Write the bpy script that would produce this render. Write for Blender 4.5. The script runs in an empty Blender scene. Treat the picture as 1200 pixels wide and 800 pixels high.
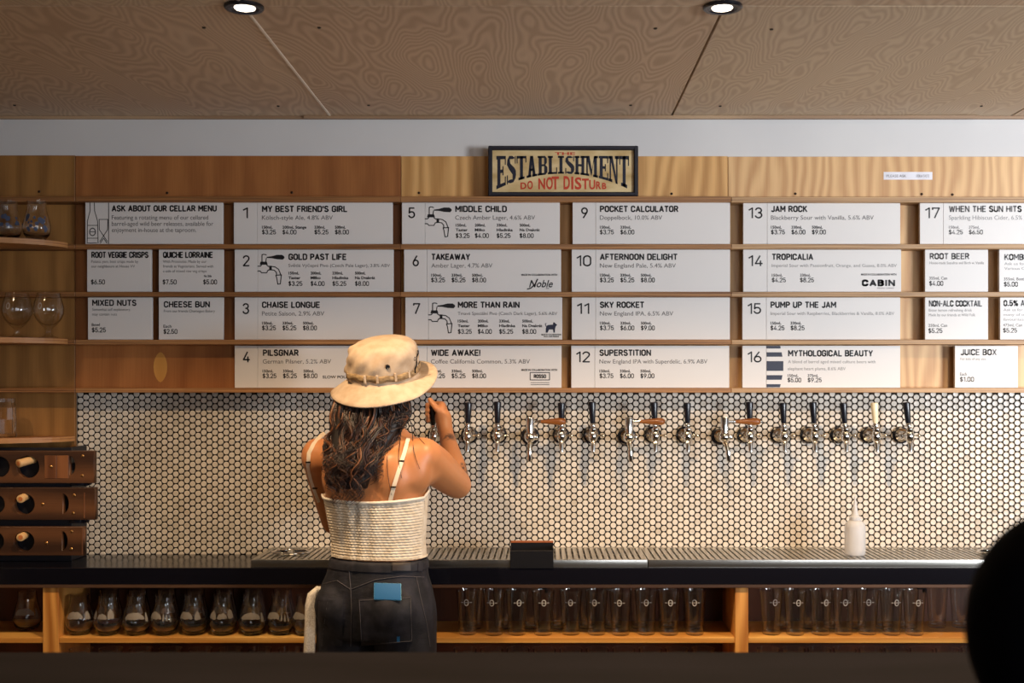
import bpy, bmesh, math, random
from mathutils import Vector, Matrix, Euler
from mathutils.bvhtree import BVHTree
R = math.radians
PI = math.pi
rnd = random.Random(7)
sc = bpy.context.scene
C = sc.collection

# ------------------------------------------------------------------ camera
CAMY, CAMZ, F, VX, VY = -4.2, 1.48, 1400.0, 636.0, 450.0
def P(px, py, y):
    """real position of a photographed point lying y metres from the tiled wall"""
    z = y - CAMY
    return Vector(((px - VX) / F * z, y, CAMZ - (py - VY) / F * z))
cd = bpy.data.cameras.new('camera'); cam = bpy.data.objects.new('camera', cd); C.objects.link(cam)
cam.location = (0, CAMY, CAMZ); cam.rotation_euler = (R(90), 0, 0)
cd.sensor_width = 36; cd.lens = F / 1200 * 36
cd.shift_x = (600 - VX) / 1200; cd.shift_y = (VY - 400) / 1200
cd.dof.use_dof = True; cd.dof.focus_distance = 4.05; cd.dof.aperture_fstop = 3.8
cd.clip_start = 0.05
sc.camera = cam

# ------------------------------------------------------------------ world, exposure, lights
sc.view_settings.view_transform = 'Standard'; sc.view_settings.look = 'None'
sc.view_settings.gamma = 1; sc.view_settings.use_curve_mapping = False
sc.view_settings.exposure = 0.06
sc.cycles.transparent_max_bounces = 48; sc.cycles.transmission_bounces = 16; sc.cycles.max_bounces = 16
w = bpy.data.worlds.new('world'); sc.world = w; w.use_nodes = True
w.node_tree.nodes['Background'].inputs[0].default_value = (0.75, 0.82, 0.92, 1)
w.node_tree.nodes['Background'].inputs[1].default_value = 1.0
def area(name, loc, rot, sx, sy, power, col):
    l = bpy.data.lights.new(name, 'AREA'); l.shape = 'RECTANGLE'; l.size = sx; l.size_y = sy
    l.energy = power; l.color = col
    o = bpy.data.objects.new(name, l); C.objects.link(o); o.location = loc; o.rotation_euler = rot
    return o
XL, XR, YR, CEIL = -2.6, 3.3, -6.6, CAMZ + 313 / F * 4.2
# daylight through the street windows of the room (behind and to the right of the camera)
DAY = (0.90, 0.95, 1.0)
area('daylight_rear_window', (2.2, YR - 0.15, 1.5), (R(90), 0, 0), 1.9, 1.7, 48, DAY)
area('daylight_side_window', (5.3, -6.0, 1.38), (R(92), 0, R(41)), 2.2, 1.3, 580, DAY)
LAMP_POWER, LAMP_COL = 80, (1.0, 0.70, 0.40)

# ------------------------------------------------------------------ object helpers
ORG = {}
def setp(o, **k):
    for a, b in k.items():
        if b is not None: o[a] = b
def thing(name, label, cat, loc, group=None, kind=None):
    o = bpy.data.objects.new(name, None); C.objects.link(o); o.location = loc; o.empty_display_size = .05
    setp(o, label=label, category=cat, group=group, kind=kind)
    ORG[o.name] = Vector(loc)
    return o
def link_mesh(name, me, mat, parent=None, org=None):
    """me is in world coordinates"""
    o = bpy.data.objects.new(name, me); C.objects.link(o)
    if parent is not None:
        base = ORG[parent.name]; o.parent = parent; ORG[o.name] = base
    else:
        base = Vector(org) if org is not None else Vector((0, 0, 0)); o.location = base; ORG[o.name] = base
    if base.length > 0: me.transform(Matrix.Translation(-base))
    if mat is not None:
        for m in (mat if isinstance(mat, (list, tuple)) else [mat]): me.materials.append(m)
    return o
def obj(name, bm, mat, parent=None, org=None, smooth=None):
    me = bpy.data.meshes.new(name)
    bmesh.ops.recalc_face_normals(bm, faces=bm.faces)
    bm.to_mesh(me); bm.free()
    if smooth:
        for p in me.polygons: p.use_smooth = True
        if smooth != True:
            me.set_sharp_from_angle(angle=R(smooth))
    return link_mesh(name, me, mat, parent, org)
def top(name, bm, mat, org, label, cat, group=None, smooth=None, kind=None):
    o = obj(name, bm, mat, None, org, smooth); setp(o, label=label, category=cat, group=group, kind=kind); return o
def struct(name, bm, mat, smooth=None):
    o = obj(name, bm, mat, None, None, smooth); o['kind'] = 'structure'; return o
def copy_tree(o, delta, parent=None):
    c = o.copy(); C.objects.link(c)
    if parent is None:
        c.location = o.location + Vector(delta); ORG[c.name] = c.location.copy()
    else:
        c.parent = parent; ORG[c.name] = ORG[parent.name]
    for ch in list(o.children): copy_tree(ch, (0, 0, 0), c)
    return c
def NB(): return bmesh.new()
def box(bm, a, b, bev=0.0, seg=1, mi=0):
    x0, y0, z0 = [min(a[i], b[i]) for i in range(3)]; x1, y1, z1 = [max(a[i], b[i]) for i in range(3)]
    t = bmesh.new() if bev > 0 else bm
    v = [t.verts.new(p) for p in ((x0, y0, z0), (x1, y0, z0), (x1, y1, z0), (x0, y1, z0), (x0, y0, z1), (x1, y0, z1), (x1, y1, z1), (x0, y1, z1))]
    fs = [t.faces.new([v[i] for i in f]) for f in ((0, 3, 2, 1), (4, 5, 6, 7), (0, 1, 5, 4), (1, 2, 6, 5), (2, 3, 7, 6), (3, 0, 4, 7))]
    for f in fs: f.material_index = mi
    if bev > 0:
        bmesh.ops.bevel(t, geom=list(t.edges), offset=bev, segments=seg, affect='EDGES', profile=0.6)
        merge(bm, t, mi)
    return bm
def merge(bm, t, mi=None):
    m = {}
    for v in t.verts: m[v] = bm.verts.new(v.co)
    for f in t.faces:
        try:
            g = bm.faces.new([m[v] for v in f.verts]); g.material_index = f.material_index if mi is None else mi; g.smooth = f.smooth
        except ValueError: pass
    t.free()
def rings(bm, rs, cap0=True, cap1=True, closed=True):
    """rs: list of lists of points, same length"""
    vs = [[bm.verts.new(p) for p in r] for r in rs]
    n = len(vs[0]); new = []
    for i in range(len(vs) - 1):
        for j in range(n if closed else n - 1):
            k = (j + 1) % n
            new.append(bm.faces.new((vs[i][j], vs[i][k], vs[i + 1][k], vs[i + 1][j])))
    if cap0: new.append(bm.faces.new(vs[0][::-1]))
    if cap1: new.append(bm.faces.new(vs[-1]))
    return new
def lathe(bm, prof, c, n=24, axis='z', M=None, cap0=True, cap1=True):
    """prof: list of (radius, height)"""
    rs = []
    for r, h in prof:
        ring = []
        for j in range(n):
            a = 2 * PI * j / n
            if axis == 'z': p = Vector((r * math.cos(a), r * math.sin(a), h))
            elif axis == 'y': p = Vector((r * math.cos(a), h, r * math.sin(a)))
            else: p = Vector((h, r * math.cos(a), r * math.sin(a)))
            if M is not None: p = M @ p
            ring.append(p + Vector(c))
        rs.append(ring)
    return rings(bm, rs, cap0, cap1)
def tube(bm, pts, rad, n=8, cap=True, flat=1.0):
    pts = [Vector(p) for p in pts]
    if not isinstance(rad, (list, tuple)): rad = [rad] * len(pts)
    rs = []; up = None
    for i, p in enumerate(pts):
        d = (pts[min(i + 1, len(pts) - 1)] - pts[max(i - 1, 0)])
        d = d.normalized() if d.length > 1e-9 else Vector((0, 0, 1))
        if up is None:
            up = Vector((0, 0, 1)) if abs(d.z) < 0.9 else Vector((1, 0, 0))
        u = (up - d * up.dot(d))
        u = u.normalized() if u.length > 1e-6 else d.orthogonal().normalized()
        up = u; v = d.cross(u)
        rs.append([p + (u * math.cos(2 * PI * j / n) + v * math.sin(2 * PI * j / n) * flat) * rad[i] for j in range(n)])
    return rings(bm, rs, cap, cap)
def capsule(bm, a, b, ra, rb, n=12, k=4):
    a = Vector(a); b = Vector(b); d = (b - a).normalized()
    pts = []; rr = []
    for i in range(k):
        t = PI / 2 * (i + .15) / k; pts.append(a - d * ra * math.cos(t)); rr.append(ra * math.sin(t))
    for i in range(k, 0, -1):
        t = PI / 2 * (i - .85 + .0) / k if i == 1 else PI / 2 * (i) / k
        if i == k: pts.append(a); rr.append(ra); pts.append(b); rr.append(rb); continue
        pts.append(b + d * rb * math.cos(t)); rr.append(rb * math.sin(t))
    tube(bm, pts, rr, n)
def ellip(bm, c, r, M=None, nu=16, nv=10):
    rs = []
    for i in range(1, nv):
        t = PI * i / nv
        ring = []
        for j in range(nu):
            a = 2 * PI * j / nu
            p = Vector((r[0] * math.sin(t) * math.cos(a), r[1] * math.sin(t) * math.sin(a), -r[2] * math.cos(t)))
            if M is not None: p = M @ p
            ring.append(p + Vector(c))
        rs.append(ring)
    rings(bm, rs)
def remeshed(name, bm, voxel, smooth_iter=4, factor=0.5):
    me = bpy.data.meshes.new(name); bmesh.ops.recalc_face_normals(bm, faces=bm.faces); bm.to_mesh(me); bm.free()
    o = bpy.data.objects.new(name, me); C.objects.link(o)
    m = o.modifiers.new('r', 'REMESH'); m.mode = 'VOXEL'; m.voxel_size = voxel; m.use_smooth_shade = True
    s = o.modifiers.new('s', 'SMOOTH'); s.iterations = smooth_iter; s.factor = factor
    dg = bpy.context.evaluated_depsgraph_get()
    out = bpy.data.meshes.new_from_object(o.evaluated_get(dg)); out.name = name
    bpy.data.objects.remove(o); 
    for p in out.polygons: p.use_smooth = True
    return out

# ------------------------------------------------------------------ materials
def lin(r, g, b):
    f = lambda c: (c / 255 / 12.92) if c <= 10 else ((c / 255 + .055) / 1.055) ** 2.4
    return (f(r), f(g), f(b), 1)
def mat(name, col, rough=0.5, metal=0.0, **k):
    m = bpy.data.materials.new(name); m.use_nodes = True
    b = m.node_tree.nodes['Principled BSDF']
    b.inputs['Base Color'].default_value = col; b.inputs['Roughness'].default_value = rough; b.inputs['Metallic'].default_value = metal
    for a, v in k.items(): b.inputs[a.replace('_', ' ')].default_value = v
    return m
def nodes(m):
    return m.node_tree.nodes, m.node_tree.links, m.node_tree.nodes['Principled BSDF']
def noise_vary(m, c1, c2, scale=(8, 8, 8), detail=4, lo=.35, hi=.65, bump=0.0, bscale=None, rough=None):
    N, L, b = nodes(m)
    tc = N.new('ShaderNodeTexCoord'); mp = N.new('ShaderNodeMapping'); mp.inputs['Scale'].default_value = scale
    nz = N.new('ShaderNodeTexNoise'); nz.inputs['Scale'].default_value = 1; nz.inputs['Detail'].default_value = detail
    cr = N.new('ShaderNodeValToRGB'); cr.color_ramp.elements[0].position = lo; cr.color_ramp.elements[1].position = hi
    cr.color_ramp.elements[0].color = c1; cr.color_ramp.elements[1].color = c2
    L.new(tc.outputs['Object'], mp.inputs[0]); L.new(mp.outputs[0], nz.inputs['Vector']); L.new(nz.outputs[0], cr.inputs[0]); L.new(cr.outputs[0], b.inputs['Base Color'])
    if bump:
        bp = N.new('ShaderNodeBump'); bp.inputs['Strength'].default_value = bump; bp.inputs['Distance'].default_value = .002
        if bscale:
            n2 = N.new('ShaderNodeTexNoise'); n2.inputs['Scale'].default_value = 1; n2.inputs['Detail'].default_value = 5
            m2 = N.new('ShaderNodeMapping'); m2.inputs['Scale'].default_value = bscale; L.new(tc.outputs['Object'], m2.inputs[0]); L.new(m2.outputs[0], n2.inputs['Vector']); L.new(n2.outputs[0], bp.inputs['Height'])
        else: L.new(nz.outputs[0], bp.inputs['Height'])
        L.new(bp.outputs[0], b.inputs['Normal'])
    return m
def wood(name, c1, c2, along='z', freq=14, dist=6, wob=2.0, rough=.5, grain=.35, lo=.2, hi=.85, seed=0.0, across=None, bump=.15):
    """figured wood: contour bands of a stretched noise"""
    m = mat(name, c1, rough); N, L, b = nodes(m)
    tc = N.new('ShaderNodeTexCoord'); mp = N.new('ShaderNodeMapping')
    s = {'x': (.28, 1, 1), 'y': (1, .28, 1), 'z': (1, 1, .28)}[along]
    mp.inputs['Scale'].default_value = s; mp.inputs['Location'].default_value = (seed, seed * 1.7, seed * .6)
    nz = N.new('ShaderNodeTexNoise'); nz.inputs['Scale'].default_value = wob; nz.inputs['Detail'].default_value = 2.0; nz.inputs['Roughness'].default_value = .45
    L.new(tc.outputs['Object'], mp.inputs[0]); L.new(mp.outputs[0], nz.inputs['Vector'])
    sp = N.new('ShaderNodeSeparateXYZ'); L.new(mp.outputs[0], sp.inputs[0])
    ac = across or {'x': 'Z', 'y': 'X', 'z': 'X'}[along]
    m1 = N.new('ShaderNodeMath'); m1.operation = 'MULTIPLY'; m1.inputs[1].default_value = freq; L.new(sp.outputs[ac], m1.inputs[0])
    m2 = N.new('ShaderNodeMath'); m2.operation = 'MULTIPLY_ADD'; m2.inputs[1].default_value = dist * 6; L.new(nz.outputs[0], m2.inputs[0]); L.new(m1.outputs[0], m2.inputs[2])
    sn = N.new('ShaderNodeMath'); sn.operation = 'SINE'; L.new(m2.outputs[0], sn.inputs[0])
    ma = N.new('ShaderNodeMath'); ma.operation = 'MULTIPLY_ADD'; ma.inputs[1].default_value = .5 ; ma.inputs[2].default_value = .5; L.new(sn.outputs[0], ma.inputs[0])
    fm = N.new('ShaderNodeMapping'); g = {'x': (6, 260, 260), 'y': (260, 6, 260), 'z': (260, 260, 6)}[along]; fm.inputs['Scale'].default_value = g
    fn = N.new('ShaderNodeTexNoise'); fn.inputs['Scale'].default_value = 1; fn.inputs['Detail'].default_value = 3
    L.new(tc.outputs['Object'], fm.inputs[0]); L.new(fm.outputs[0], fn.inputs['Vector'])
    mx = N.new('ShaderNodeMath'); mx.operation = 'MULTIPLY_ADD'; mx.inputs[1].default_value = grain
    ms = N.new('ShaderNodeMath'); ms.operation = 'MULTIPLY'; ms.inputs[1].default_value = 1 - grain; L.new(ma.outputs[0], ms.inputs[0])
    L.new(fn.outputs[0], mx.inputs[0]); L.new(ms.outputs[0], mx.inputs[2])
    bn = N.new('ShaderNodeTexNoise'); bn.inputs['Scale'].default_value = 2.2; L.new(mp.outputs[0], bn.inputs['Vector'])
    ad = N.new('ShaderNodeMath'); ad.operation = 'MULTIPLY_ADD'; ad.inputs[1].default_value = .5; ad.inputs[2].default_value = 0; L.new(bn.outputs[0], ad.inputs[0])
    a2 = N.new('ShaderNodeMath'); a2.operation = 'ADD'; L.new(mx.outputs[0], a2.inputs[0]); L.new(ad.outputs[0], a2.inputs[1])
    a3 = N.new('ShaderNodeMath'); a3.operation = 'SUBTRACT'; a3.inputs[1].default_value = .25; L.new(a2.outputs[0], a3.inputs[0])
    cr = N.new('ShaderNodeValToRGB'); cr.color_ramp.elements[0].position = lo; cr.color_ramp.elements[1].position = hi
    cr.color_ramp.elements[0].color = c1; cr.color_ramp.elements[1].color = c2
    L.new(a3.outputs[0], cr.inputs[0]); L.new(cr.outputs[0], b.inputs['Base Color'])
    bp = N.new('ShaderNodeBump'); bp.inputs['Strength'].default_value = bump; bp.inputs['Distance'].default_value = .001
    L.new(fn.outputs[0], bp.inputs['Height']); L.new(bp.outputs[0], b.inputs['Normal'])
    return m
def ply_edge(name, c1, c2):
    """edge of plywood: thin layers stacked in z with flecks along x"""
    m = mat(name, c1, .5); N, L, b = nodes(m)
    tc = N.new('ShaderNodeTexCoord'); mp = N.new('ShaderNodeMapping'); mp.inputs['Scale'].default_value = (2.5, 3, 420)
    nz = N.new('ShaderNodeTexNoise'); nz.inputs['Scale'].default_value = 1; nz.inputs['Detail'].default_value = 3; nz.inputs['Roughness'].default_value = .6
    cr = N.new('ShaderNodeValToRGB'); cr.color_ramp.elements[0].position = .32; cr.color_ramp.elements[1].position = .66
    cr.color_ramp.elements[0].color = c1; cr.color_ramp.elements[1].color = c2
    L.new(tc.outputs['Object'], mp.inputs[0]); L.new(mp.outputs[0], nz.inputs['Vector']); L.new(nz.outputs[0], cr.inputs[0]); L.new(cr.outputs[0], b.inputs['Base Color'])
    return m
M = {}
M['white_wall'] = mat('white_wall_paint', lin(212, 210, 210), .7)
noise_vary(M['white_wall'], lin(208, 206, 206), lin(216, 214, 213), (2, 2, 2))
M['room_wall'] = mat('room_wall_paint', lin(168, 158, 148), .8)
M['floor'] = mat('concrete_floor', lin(90, 86, 82), .6); noise_vary(M['floor'], lin(80, 76, 72), lin(102, 97, 92), (3, 3, 3))
M['ceil'] = wood('ceiling_plywood', lin(196, 168, 136), lin(224, 200, 170), 'y', freq=90, dist=30, wob=5.0, rough=.55, grain=.30, lo=-1.1, hi=1.6)
M['ceil2'] = wood('ceiling_plywood_b', lin(192, 162, 130), lin(222, 198, 168), 'y', freq=90, dist=40, wob=4.4, rough=.55, grain=.30, lo=-1.1, hi=1.6, seed=3.3)
M['ceil3'] = wood('ceiling_plywood_c', lin(198, 172, 140), lin(224, 204, 174), 'y', freq=100, dist=44, wob=5, rough=.55, grain=.30, lo=-1.1, hi=1.6, seed=7.9)
M['lit_edge'] = mat('pale_lit_edge_paint', lin(250, 238, 222), .6)  # pale colour imitates lit sheet edges in the ceiling joints
M['screw'] = mat('dark_screw_metal', lin(60, 45, 35), .35, .8)
M['brass'] = mat('brass_screw_metal', lin(200, 150, 90), .3, 1.0)
M['panelA'] = wood('olive_plywood', lin(124, 84, 42), lin(172, 122, 66), 'z', freq=70, dist=2.2, wob=8, rough=.42, grain=.5, lo=.0, hi=1.0)
M['panelB'] = wood('reddish_plywood', lin(136, 80, 40), lin(178, 116, 64), 'z', freq=50, dist=1.8, wob=9, rough=.42, seed=2, grain=.6, lo=.0, hi=1.0)
M['panelC'] = wood('honey_pine_plywood', lin(176, 124, 66), lin(226, 176, 112), 'z', freq=110, dist=3.0, wob=7, rough=.45, seed=5, grain=.4, lo=-.1, hi=.8)
M['panelD'] = wood('pale_pine_plywood', lin(186, 136, 86), lin(226, 184, 130), 'z', freq=150, dist=3.4, wob=7, rough=.45, seed=9.5, grain=.4, lo=-.1, hi=.9)
M['knot'] = wood('plywood_patch', lin(196, 138, 66), lin(212, 156, 82), 'z', freq=60, dist=1, rough=.45)
M['ledgeA'] = ply_edge('plywood_edge_dark', lin(92, 56, 32), lin(170, 116, 66))
M['ledgeB'] = ply_edge('plywood_edge_mid', lin(112, 72, 40), lin(186, 134, 84))
M['ledgeC'] = ply_edge('plywood_edge_pale', lin(134, 96, 62), lin(206, 166, 120))
M['shelf'] = wood('golden_shelf_wood', lin(206, 142, 66), lin(240, 188, 104), 'x', freq=120, dist=3, wob=3, rough=.38)
M['post'] = wood('golden_post_wood', lin(178, 112, 48), lin(228, 164, 86), 'z', freq=150, dist=4, wob=4, rough=.42)
M['cab'] = wood('dark_cabinet_wood', lin(70, 36, 22), lin(104, 56, 32), 'z', freq=20, dist=2, wob=2, rough=.5)
M['strip'] = wood('strip_wood', lin(120, 78, 50), lin(160, 110, 74), 'x', freq=100, dist=2, wob=2, rough=.5)
M['card'] = mat('sign_card', lin(224, 219, 216), .42)
M['ink'] = mat('sign_ink', lin(26, 24, 28), .38)
M['grey_glare_ink'] = mat('sign_grey_glare_ink', lin(96, 92, 92), .4)  # grey subtitle print, also window glare put into titles of the right boards
M['pale_glare_ink'] = mat('sign_pale_glare_ink', lin(140, 136, 136), .4)  # faint print, also grey print with window glare mixed into the colour
M['navy_ink'] = mat('sign_navy_ink', lin(28, 32, 56), .4)
M['seam'] = mat('sign_seam', lin(200, 194, 190), .5)
M['counter'] = mat('black_counter', lin(16, 16, 24), .16)
M['counter_face'] = mat('black_counter_face', lin(14, 15, 26), .4)
M['steel'] = mat('drip_tray_steel', (.62, .60, .56, 1), .28, 1.0)
M['steel_dark'] = mat('tray_dark_steel', (.30, .29, .27, 1), .4, 1.0)
M['chrome'] = mat('chrome', (.80, .79, .77, 1), .10, 1.0)
M['brasschrome'] = mat('warm_steel', (.74, .66, .52, 1), .16, 1.0)
M['blackplastic'] = mat('black_plastic', lin(20, 22, 32), .25)
M['blackmatte'] = mat('black_matte', lin(14, 14, 20), .7, 0, Specular_IOR_Level=.2)
M['ivory'] = mat('ivory_handle', lin(235, 222, 190), .3)
M['handlewood'] = wood('turned_handle_wood', lin(116, 64, 24), lin(160, 96, 42), 'x', freq=160, dist=2, wob=5, rough=.35)
M['glass'] = mat('clear_glass', (1, 1, 1, 1), .0, 0, IOR=1.45, Transmission_Weight=1.0)
def thin_glass():
    m = bpy.data.materials.new('thin_clear_glass'); m.use_nodes = True; N = m.node_tree.nodes; L = m.node_tree.links
    N.remove(N['Principled BSDF']); o = N['Material Output']
    t = N.new('ShaderNodeBsdfTransparent'); g = N.new('ShaderNodeBsdfGlossy'); g.inputs['Roughness'].default_value = .06
    lw = N.new('ShaderNodeLayerWeight'); lw.inputs[0].default_value = .5
    pw = N.new('ShaderNodeMath'); pw.operation = 'POWER'; pw.inputs[1].default_value = 4.0; L.new(lw.outputs['Facing'], pw.inputs[0])
    f = N.new('ShaderNodeMath'); f.operation = 'MULTIPLY_ADD'; f.inputs[1].default_value = .8; f.inputs[2].default_value = .055; L.new(pw.outputs[0], f.inputs[0])
    cr = N.new('ShaderNodeValToRGB'); cr.color_ramp.elements[0].color = (.98, .98, .97, 1); cr.color_ramp.elements[1].color = (.62, .58, .52, 1); cr.color_ramp.elements[0].position = .6
    L.new(lw.outputs['Facing'], cr.inputs[0]); L.new(cr.outputs[0], t.inputs[0])
    mx = N.new('ShaderNodeMixShader'); L.new(f.outputs[0], mx.inputs[0]); L.new(t.outputs[0], mx.inputs[1]); L.new(g.outputs[0], mx.inputs[2]); L.new(mx.outputs[0], o.inputs[0])
    return m
M['thin'] = thin_glass()
M['frost'] = mat('pale_glass_print', lin(196, 186, 176), .6)
M['greyprint'] = mat('grey_glass_print', lin(132, 124, 116), .6)
M['blueprint'] = mat('blue_grey_glass_print', lin(62, 72, 98), .5)
M['bottle'] = mat('cloudy_plastic', lin(222, 222, 226), .35, 0, Transmission_Weight=.35, IOR=1.2)
M['rackwood'] = wood('rack_brown_wood', lin(58, 35, 22), lin(104, 66, 40), 'x', freq=60, dist=3, wob=3, rough=.42)
M['rackwood2'] = wood('rack_light_wood', lin(96, 56, 32), lin(140, 88, 52), 'z', freq=80, dist=3, wob=4, rough=.45)
M['rackdark'] = mat('rack_black_steel', lin(18, 18, 28), .5)
M['peg'] = mat('pale_peg_wood', lin(220, 176, 120), .55)
M['pegcore'] = mat('orange_peg_core', lin(200, 120, 62), .6)
M['bar'] = mat('dark_bar_top', lin(20, 17, 20), .8, 0, Specular_IOR_Level=.06); noise_vary(M['bar'], lin(19, 15, 17), lin(28, 24, 28), (2.2, 9, 2), lo=.3, hi=.7)
M['barbody'] = mat('dark_bar_body', lin(40, 32, 30), .6)
M['signframe'] = mat('sign_black_frame', lin(24, 24, 36), .45)
M['signboard'] = mat('sign_aged_board', lin(214, 184, 130), .5); noise_vary(M['signboard'], lin(186, 150, 92), lin(222, 196, 146), (9, 9, 22), lo=.3, hi=.6)
M['signletter'] = mat('sign_letter_black', lin(22, 24, 42), .45)
M['signred'] = mat('sign_letter_red', lin(196, 62, 34), .45)
M['tape'] = mat('white_tape', lin(226, 224, 232), .4)
M['grout'] = mat('dark_grout', lin(20, 14, 12), .85)
M['bulb'] = mat('lamp_lens', (1, .9, .75, 1), .3, 0, Emission_Color=(1, .86, .68, 1), Emission_Strength=7.0)
M['reflector'] = mat('lamp_reflector', (.7, .7, .72, 1), .2, 1.0)
# penny tiles: every tile its own faint tone
def tile_material():
    m = mat('glazed_tile', lin(214, 206, 196), .3); N, L, b = nodes(m)
    g = N.new('ShaderNodeNewGeometry'); cr = N.new('ShaderNodeValToRGB')
    e = cr.color_ramp.elements; e[0].position = 0; e[0].color = lin(190, 178, 162); e[1].position = 1; e[1].color = lin(216, 206, 194)
    x = cr.color_ramp.elements.new(.05); x.color = lin(200, 190, 177)
    L.new(g.outputs['Random Per Island'], cr.inputs[0]); L.new(cr.outputs[0], b.inputs['Base Color'])
    return m
M['tile'] = tile_material()

# ------------------------------------------------------------------ room shell
def wallbox(name, a, b, m): return struct(name, box(NB(), a, b), m)
wb = wallbox('wall_back', (XL - .1, 0, 0), (XR + .1, .12, CEIL + .1), M['white_wall'])
wallbox('wall_left', (XL - .12, YR, 0), (XL, 0, CEIL + .1), M['room_wall'])
bm = NB()   # rear wall with a window opening x 1.2..3.15, z .65..2.3
for a, b in (((XL, YR - .12, 0), (1.15, YR, CEIL)), ((3.2, YR - .12, 0), (XR, YR, CEIL)), ((1.15, YR - .12, 0), (3.2, YR, .6)), ((1.15, YR - .12, 2.35), (3.2, YR, CEIL))): box(bm, a, b)
struct('wall_rear', bm, M['room_wall'])
bm = NB()
for a, b in (((XR, YR, 0), (XR + .12, -4.0, CEIL)), ((XR, -1.7, 0), (XR + .12, 0, CEIL)), ((XR, -4.0, 0), (XR + .12, -1.7, .5)), ((XR, -4.0, 2.39), (XR + .12, -1.7, CEIL))): box(bm, a, b)
struct('wall_right', bm, M['room_wall'])
wallbox('floor', (XL, YR, -.1), (XR, 0, 0), M['floor'])
# ceiling: slab, joints painted pale like lit sheet edges, plywood sheets
ceil = wallbox('ceiling', (XL - .1, YR, CEIL + .0158), (XR + .1, .1, CEIL + .12), M['lit_edge'])
SX = [XL, -1.944, -.744, .452, 1.641, 2.84, XR]
SY = [-.012, -1.232, -2.452, -3.672, -4.892, -6.112, YR]
scr = {(1, 0): [(-1.86, -.06), (-.91, -.06)], (2, 0): [(-.62, -.06), (.31, -.06)], (3, 0): [(.62, -.06), (1.52, -.06)]}
G = .0035
for i in range(6):
    for j in range(6):
        bm = box(NB(), (SX[i] + G, SY[j] - G * .6, CEIL), (SX[i + 1] - G, SY[j + 1] + G * .6, CEIL + .0155), .0012)
        o = obj('plywood_panel', bm, [M['ceil'], M['ceil2'], M['ceil3']][(i + 2 * j + 2) % 3], ceil)
        pts = []
        if j == 0:
            for px, py in {0: [], 1: [(17, 123), (239, 32), (326, 124)], 2: [(374, 32), (432, 123), (739, 123), (768, 33)], 3: [(904, 34), (844, 124), (1150, 124)]}.get(i, []):
                z = (CEIL - CAMZ) * F / (VY - py); pts.append(((px - VX) / F * z, CAMY + z))
        for (sx, sy) in pts:
            bm = NB(); lathe(bm, [(.0001, CEIL - .0032), (.004, CEIL - .003), (.0055, CEIL)], (sx, sy, 0), 10)
            s = obj('screw', bm, M['screw'], o)
wallboxes = [('trim_1', (XL, -.014, CEIL - .009), (XR, 0, CEIL + .002)), ('trim_2', ((358 - VX) / F * 4.2, -.026, CEIL - .011), ((1142 - VX) / F * 4.2, -.0145, CEIL - .0005))]
for n, a, b in wallboxes: wallbox(n, a, b, wood('trim_wood_' + n, lin(150, 120, 92), lin(180, 150, 118), 'x'))

bm = box(NB(), (-.744 - .0033, -2.4, CEIL - .0022), (-.744 + .0033, -.02, CEIL + .0156)); obj('lit_edge_strip', bm, M['lit_edge'], ceil)  # added pale strip standing in for the lit edge of a sheet
# tiled backsplash: grout bed and every tile
TX0, TX1 = (91 - VX) / F * 4.2, 2.45
TZ0, TZ1 = CAMZ - (649 - VY) / F * 4.2, CAMZ - (457 - VY) / F * 4.2
bm = box(NB(), (TX0, -.003, TZ0 - .02), (TX1, 0, TZ1)); obj('grout_bed', bm, M['grout'], wb)
def tiles():
    vs = []; fs = []; n = 12; r = .0100
    cs, rs = .0197, .0225
    ncol = int((TX1 - TX0) / cs); nrow = int((TZ1 - TZ0) / rs) + 1
    q = random.Random(3)
    for i in range(ncol):
        for j in range(nrow + 1):
            x = TX0 + .0115 + i * cs; z = TZ0 + j * rs + (rs / 2 if i % 2 else 0)
            if z > TZ1 - .009: continue
            b = len(vs); dy = q.uniform(-.0004, .0004); tx = q.uniform(-.03, .03); tz = q.uniform(-.03, .03)
            for rr, y in ((r, -.003), (r, -.0058), (r - .0014, -.0070), (r * .52, -.0068)):
                for k in range(n):
                    a = 2 * PI * k / n + PI / 12
                    u, v = rr * math.cos(a), rr * math.sin(a)
                    vs.append((x + u, y + (dy + tx * u + tz * v if y < -.004 else 0), z + v))
            for l in range(3):
                for k in range(n):
                    k2 = (k + 1) % n
                    fs.append((b + l * n + k, b + l * n + k2, b + (l + 1) * n + k2, b + (l + 1) * n + k))
            fs.append(tuple(b + 3 * n + k for k in range(n)))
    me = bpy.data.meshes.new('penny_tiles'); me.from_pydata(vs, [], fs); me.validate()
    o = link_mesh('penny_tiles', me, M['tile'], wb); o['kind'] = 'stuff'
tiles()

# ------------------------------------------------------------------ menu rack: plywood sheets and ledges
rack = thing('menu_rack', 'long plywood wall rack of five ledges holding the white menu boards', 'rack', P(636, 458, 0))
PY = -.018
def sheet(x0, x1, y0, y1, m, front=PY):
    a = P(x0, y0, front); b = P(x1, y1, front)
    bm = box(NB(), (a.x + .0008, front, b.z), (b.x - .0008, -.0005 if y1 < 470 else -.0005, a.z), .0008)
    return obj('plywood_sheet', bm, m, rack)
sheet(-195, 88, 182, 650, M['panelA'])
sB = sheet(88, 470, 182.5, 458, M['panelB'])
sC = sheet(470, 853, 183, 458, M['panelC'])
sheet(853, 1236, 183.5, 458, M['panelD'])
sheet(1236, 1440, 184, 458, M['panelC'])
c = P(188, 430, PY)
bm = NB(); rings(bm, [[(c.x + .024 * math.sin(t) * abs(math.sin(t)) ** .3, y, c.z + .053 * math.cos(t)) for t in [2 * PI * k / 20 for k in range(20)]] for y in (PY, PY - .0006)])
obj('oval_patch', bm, M['knot'], rack)
LY = -.085
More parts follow.
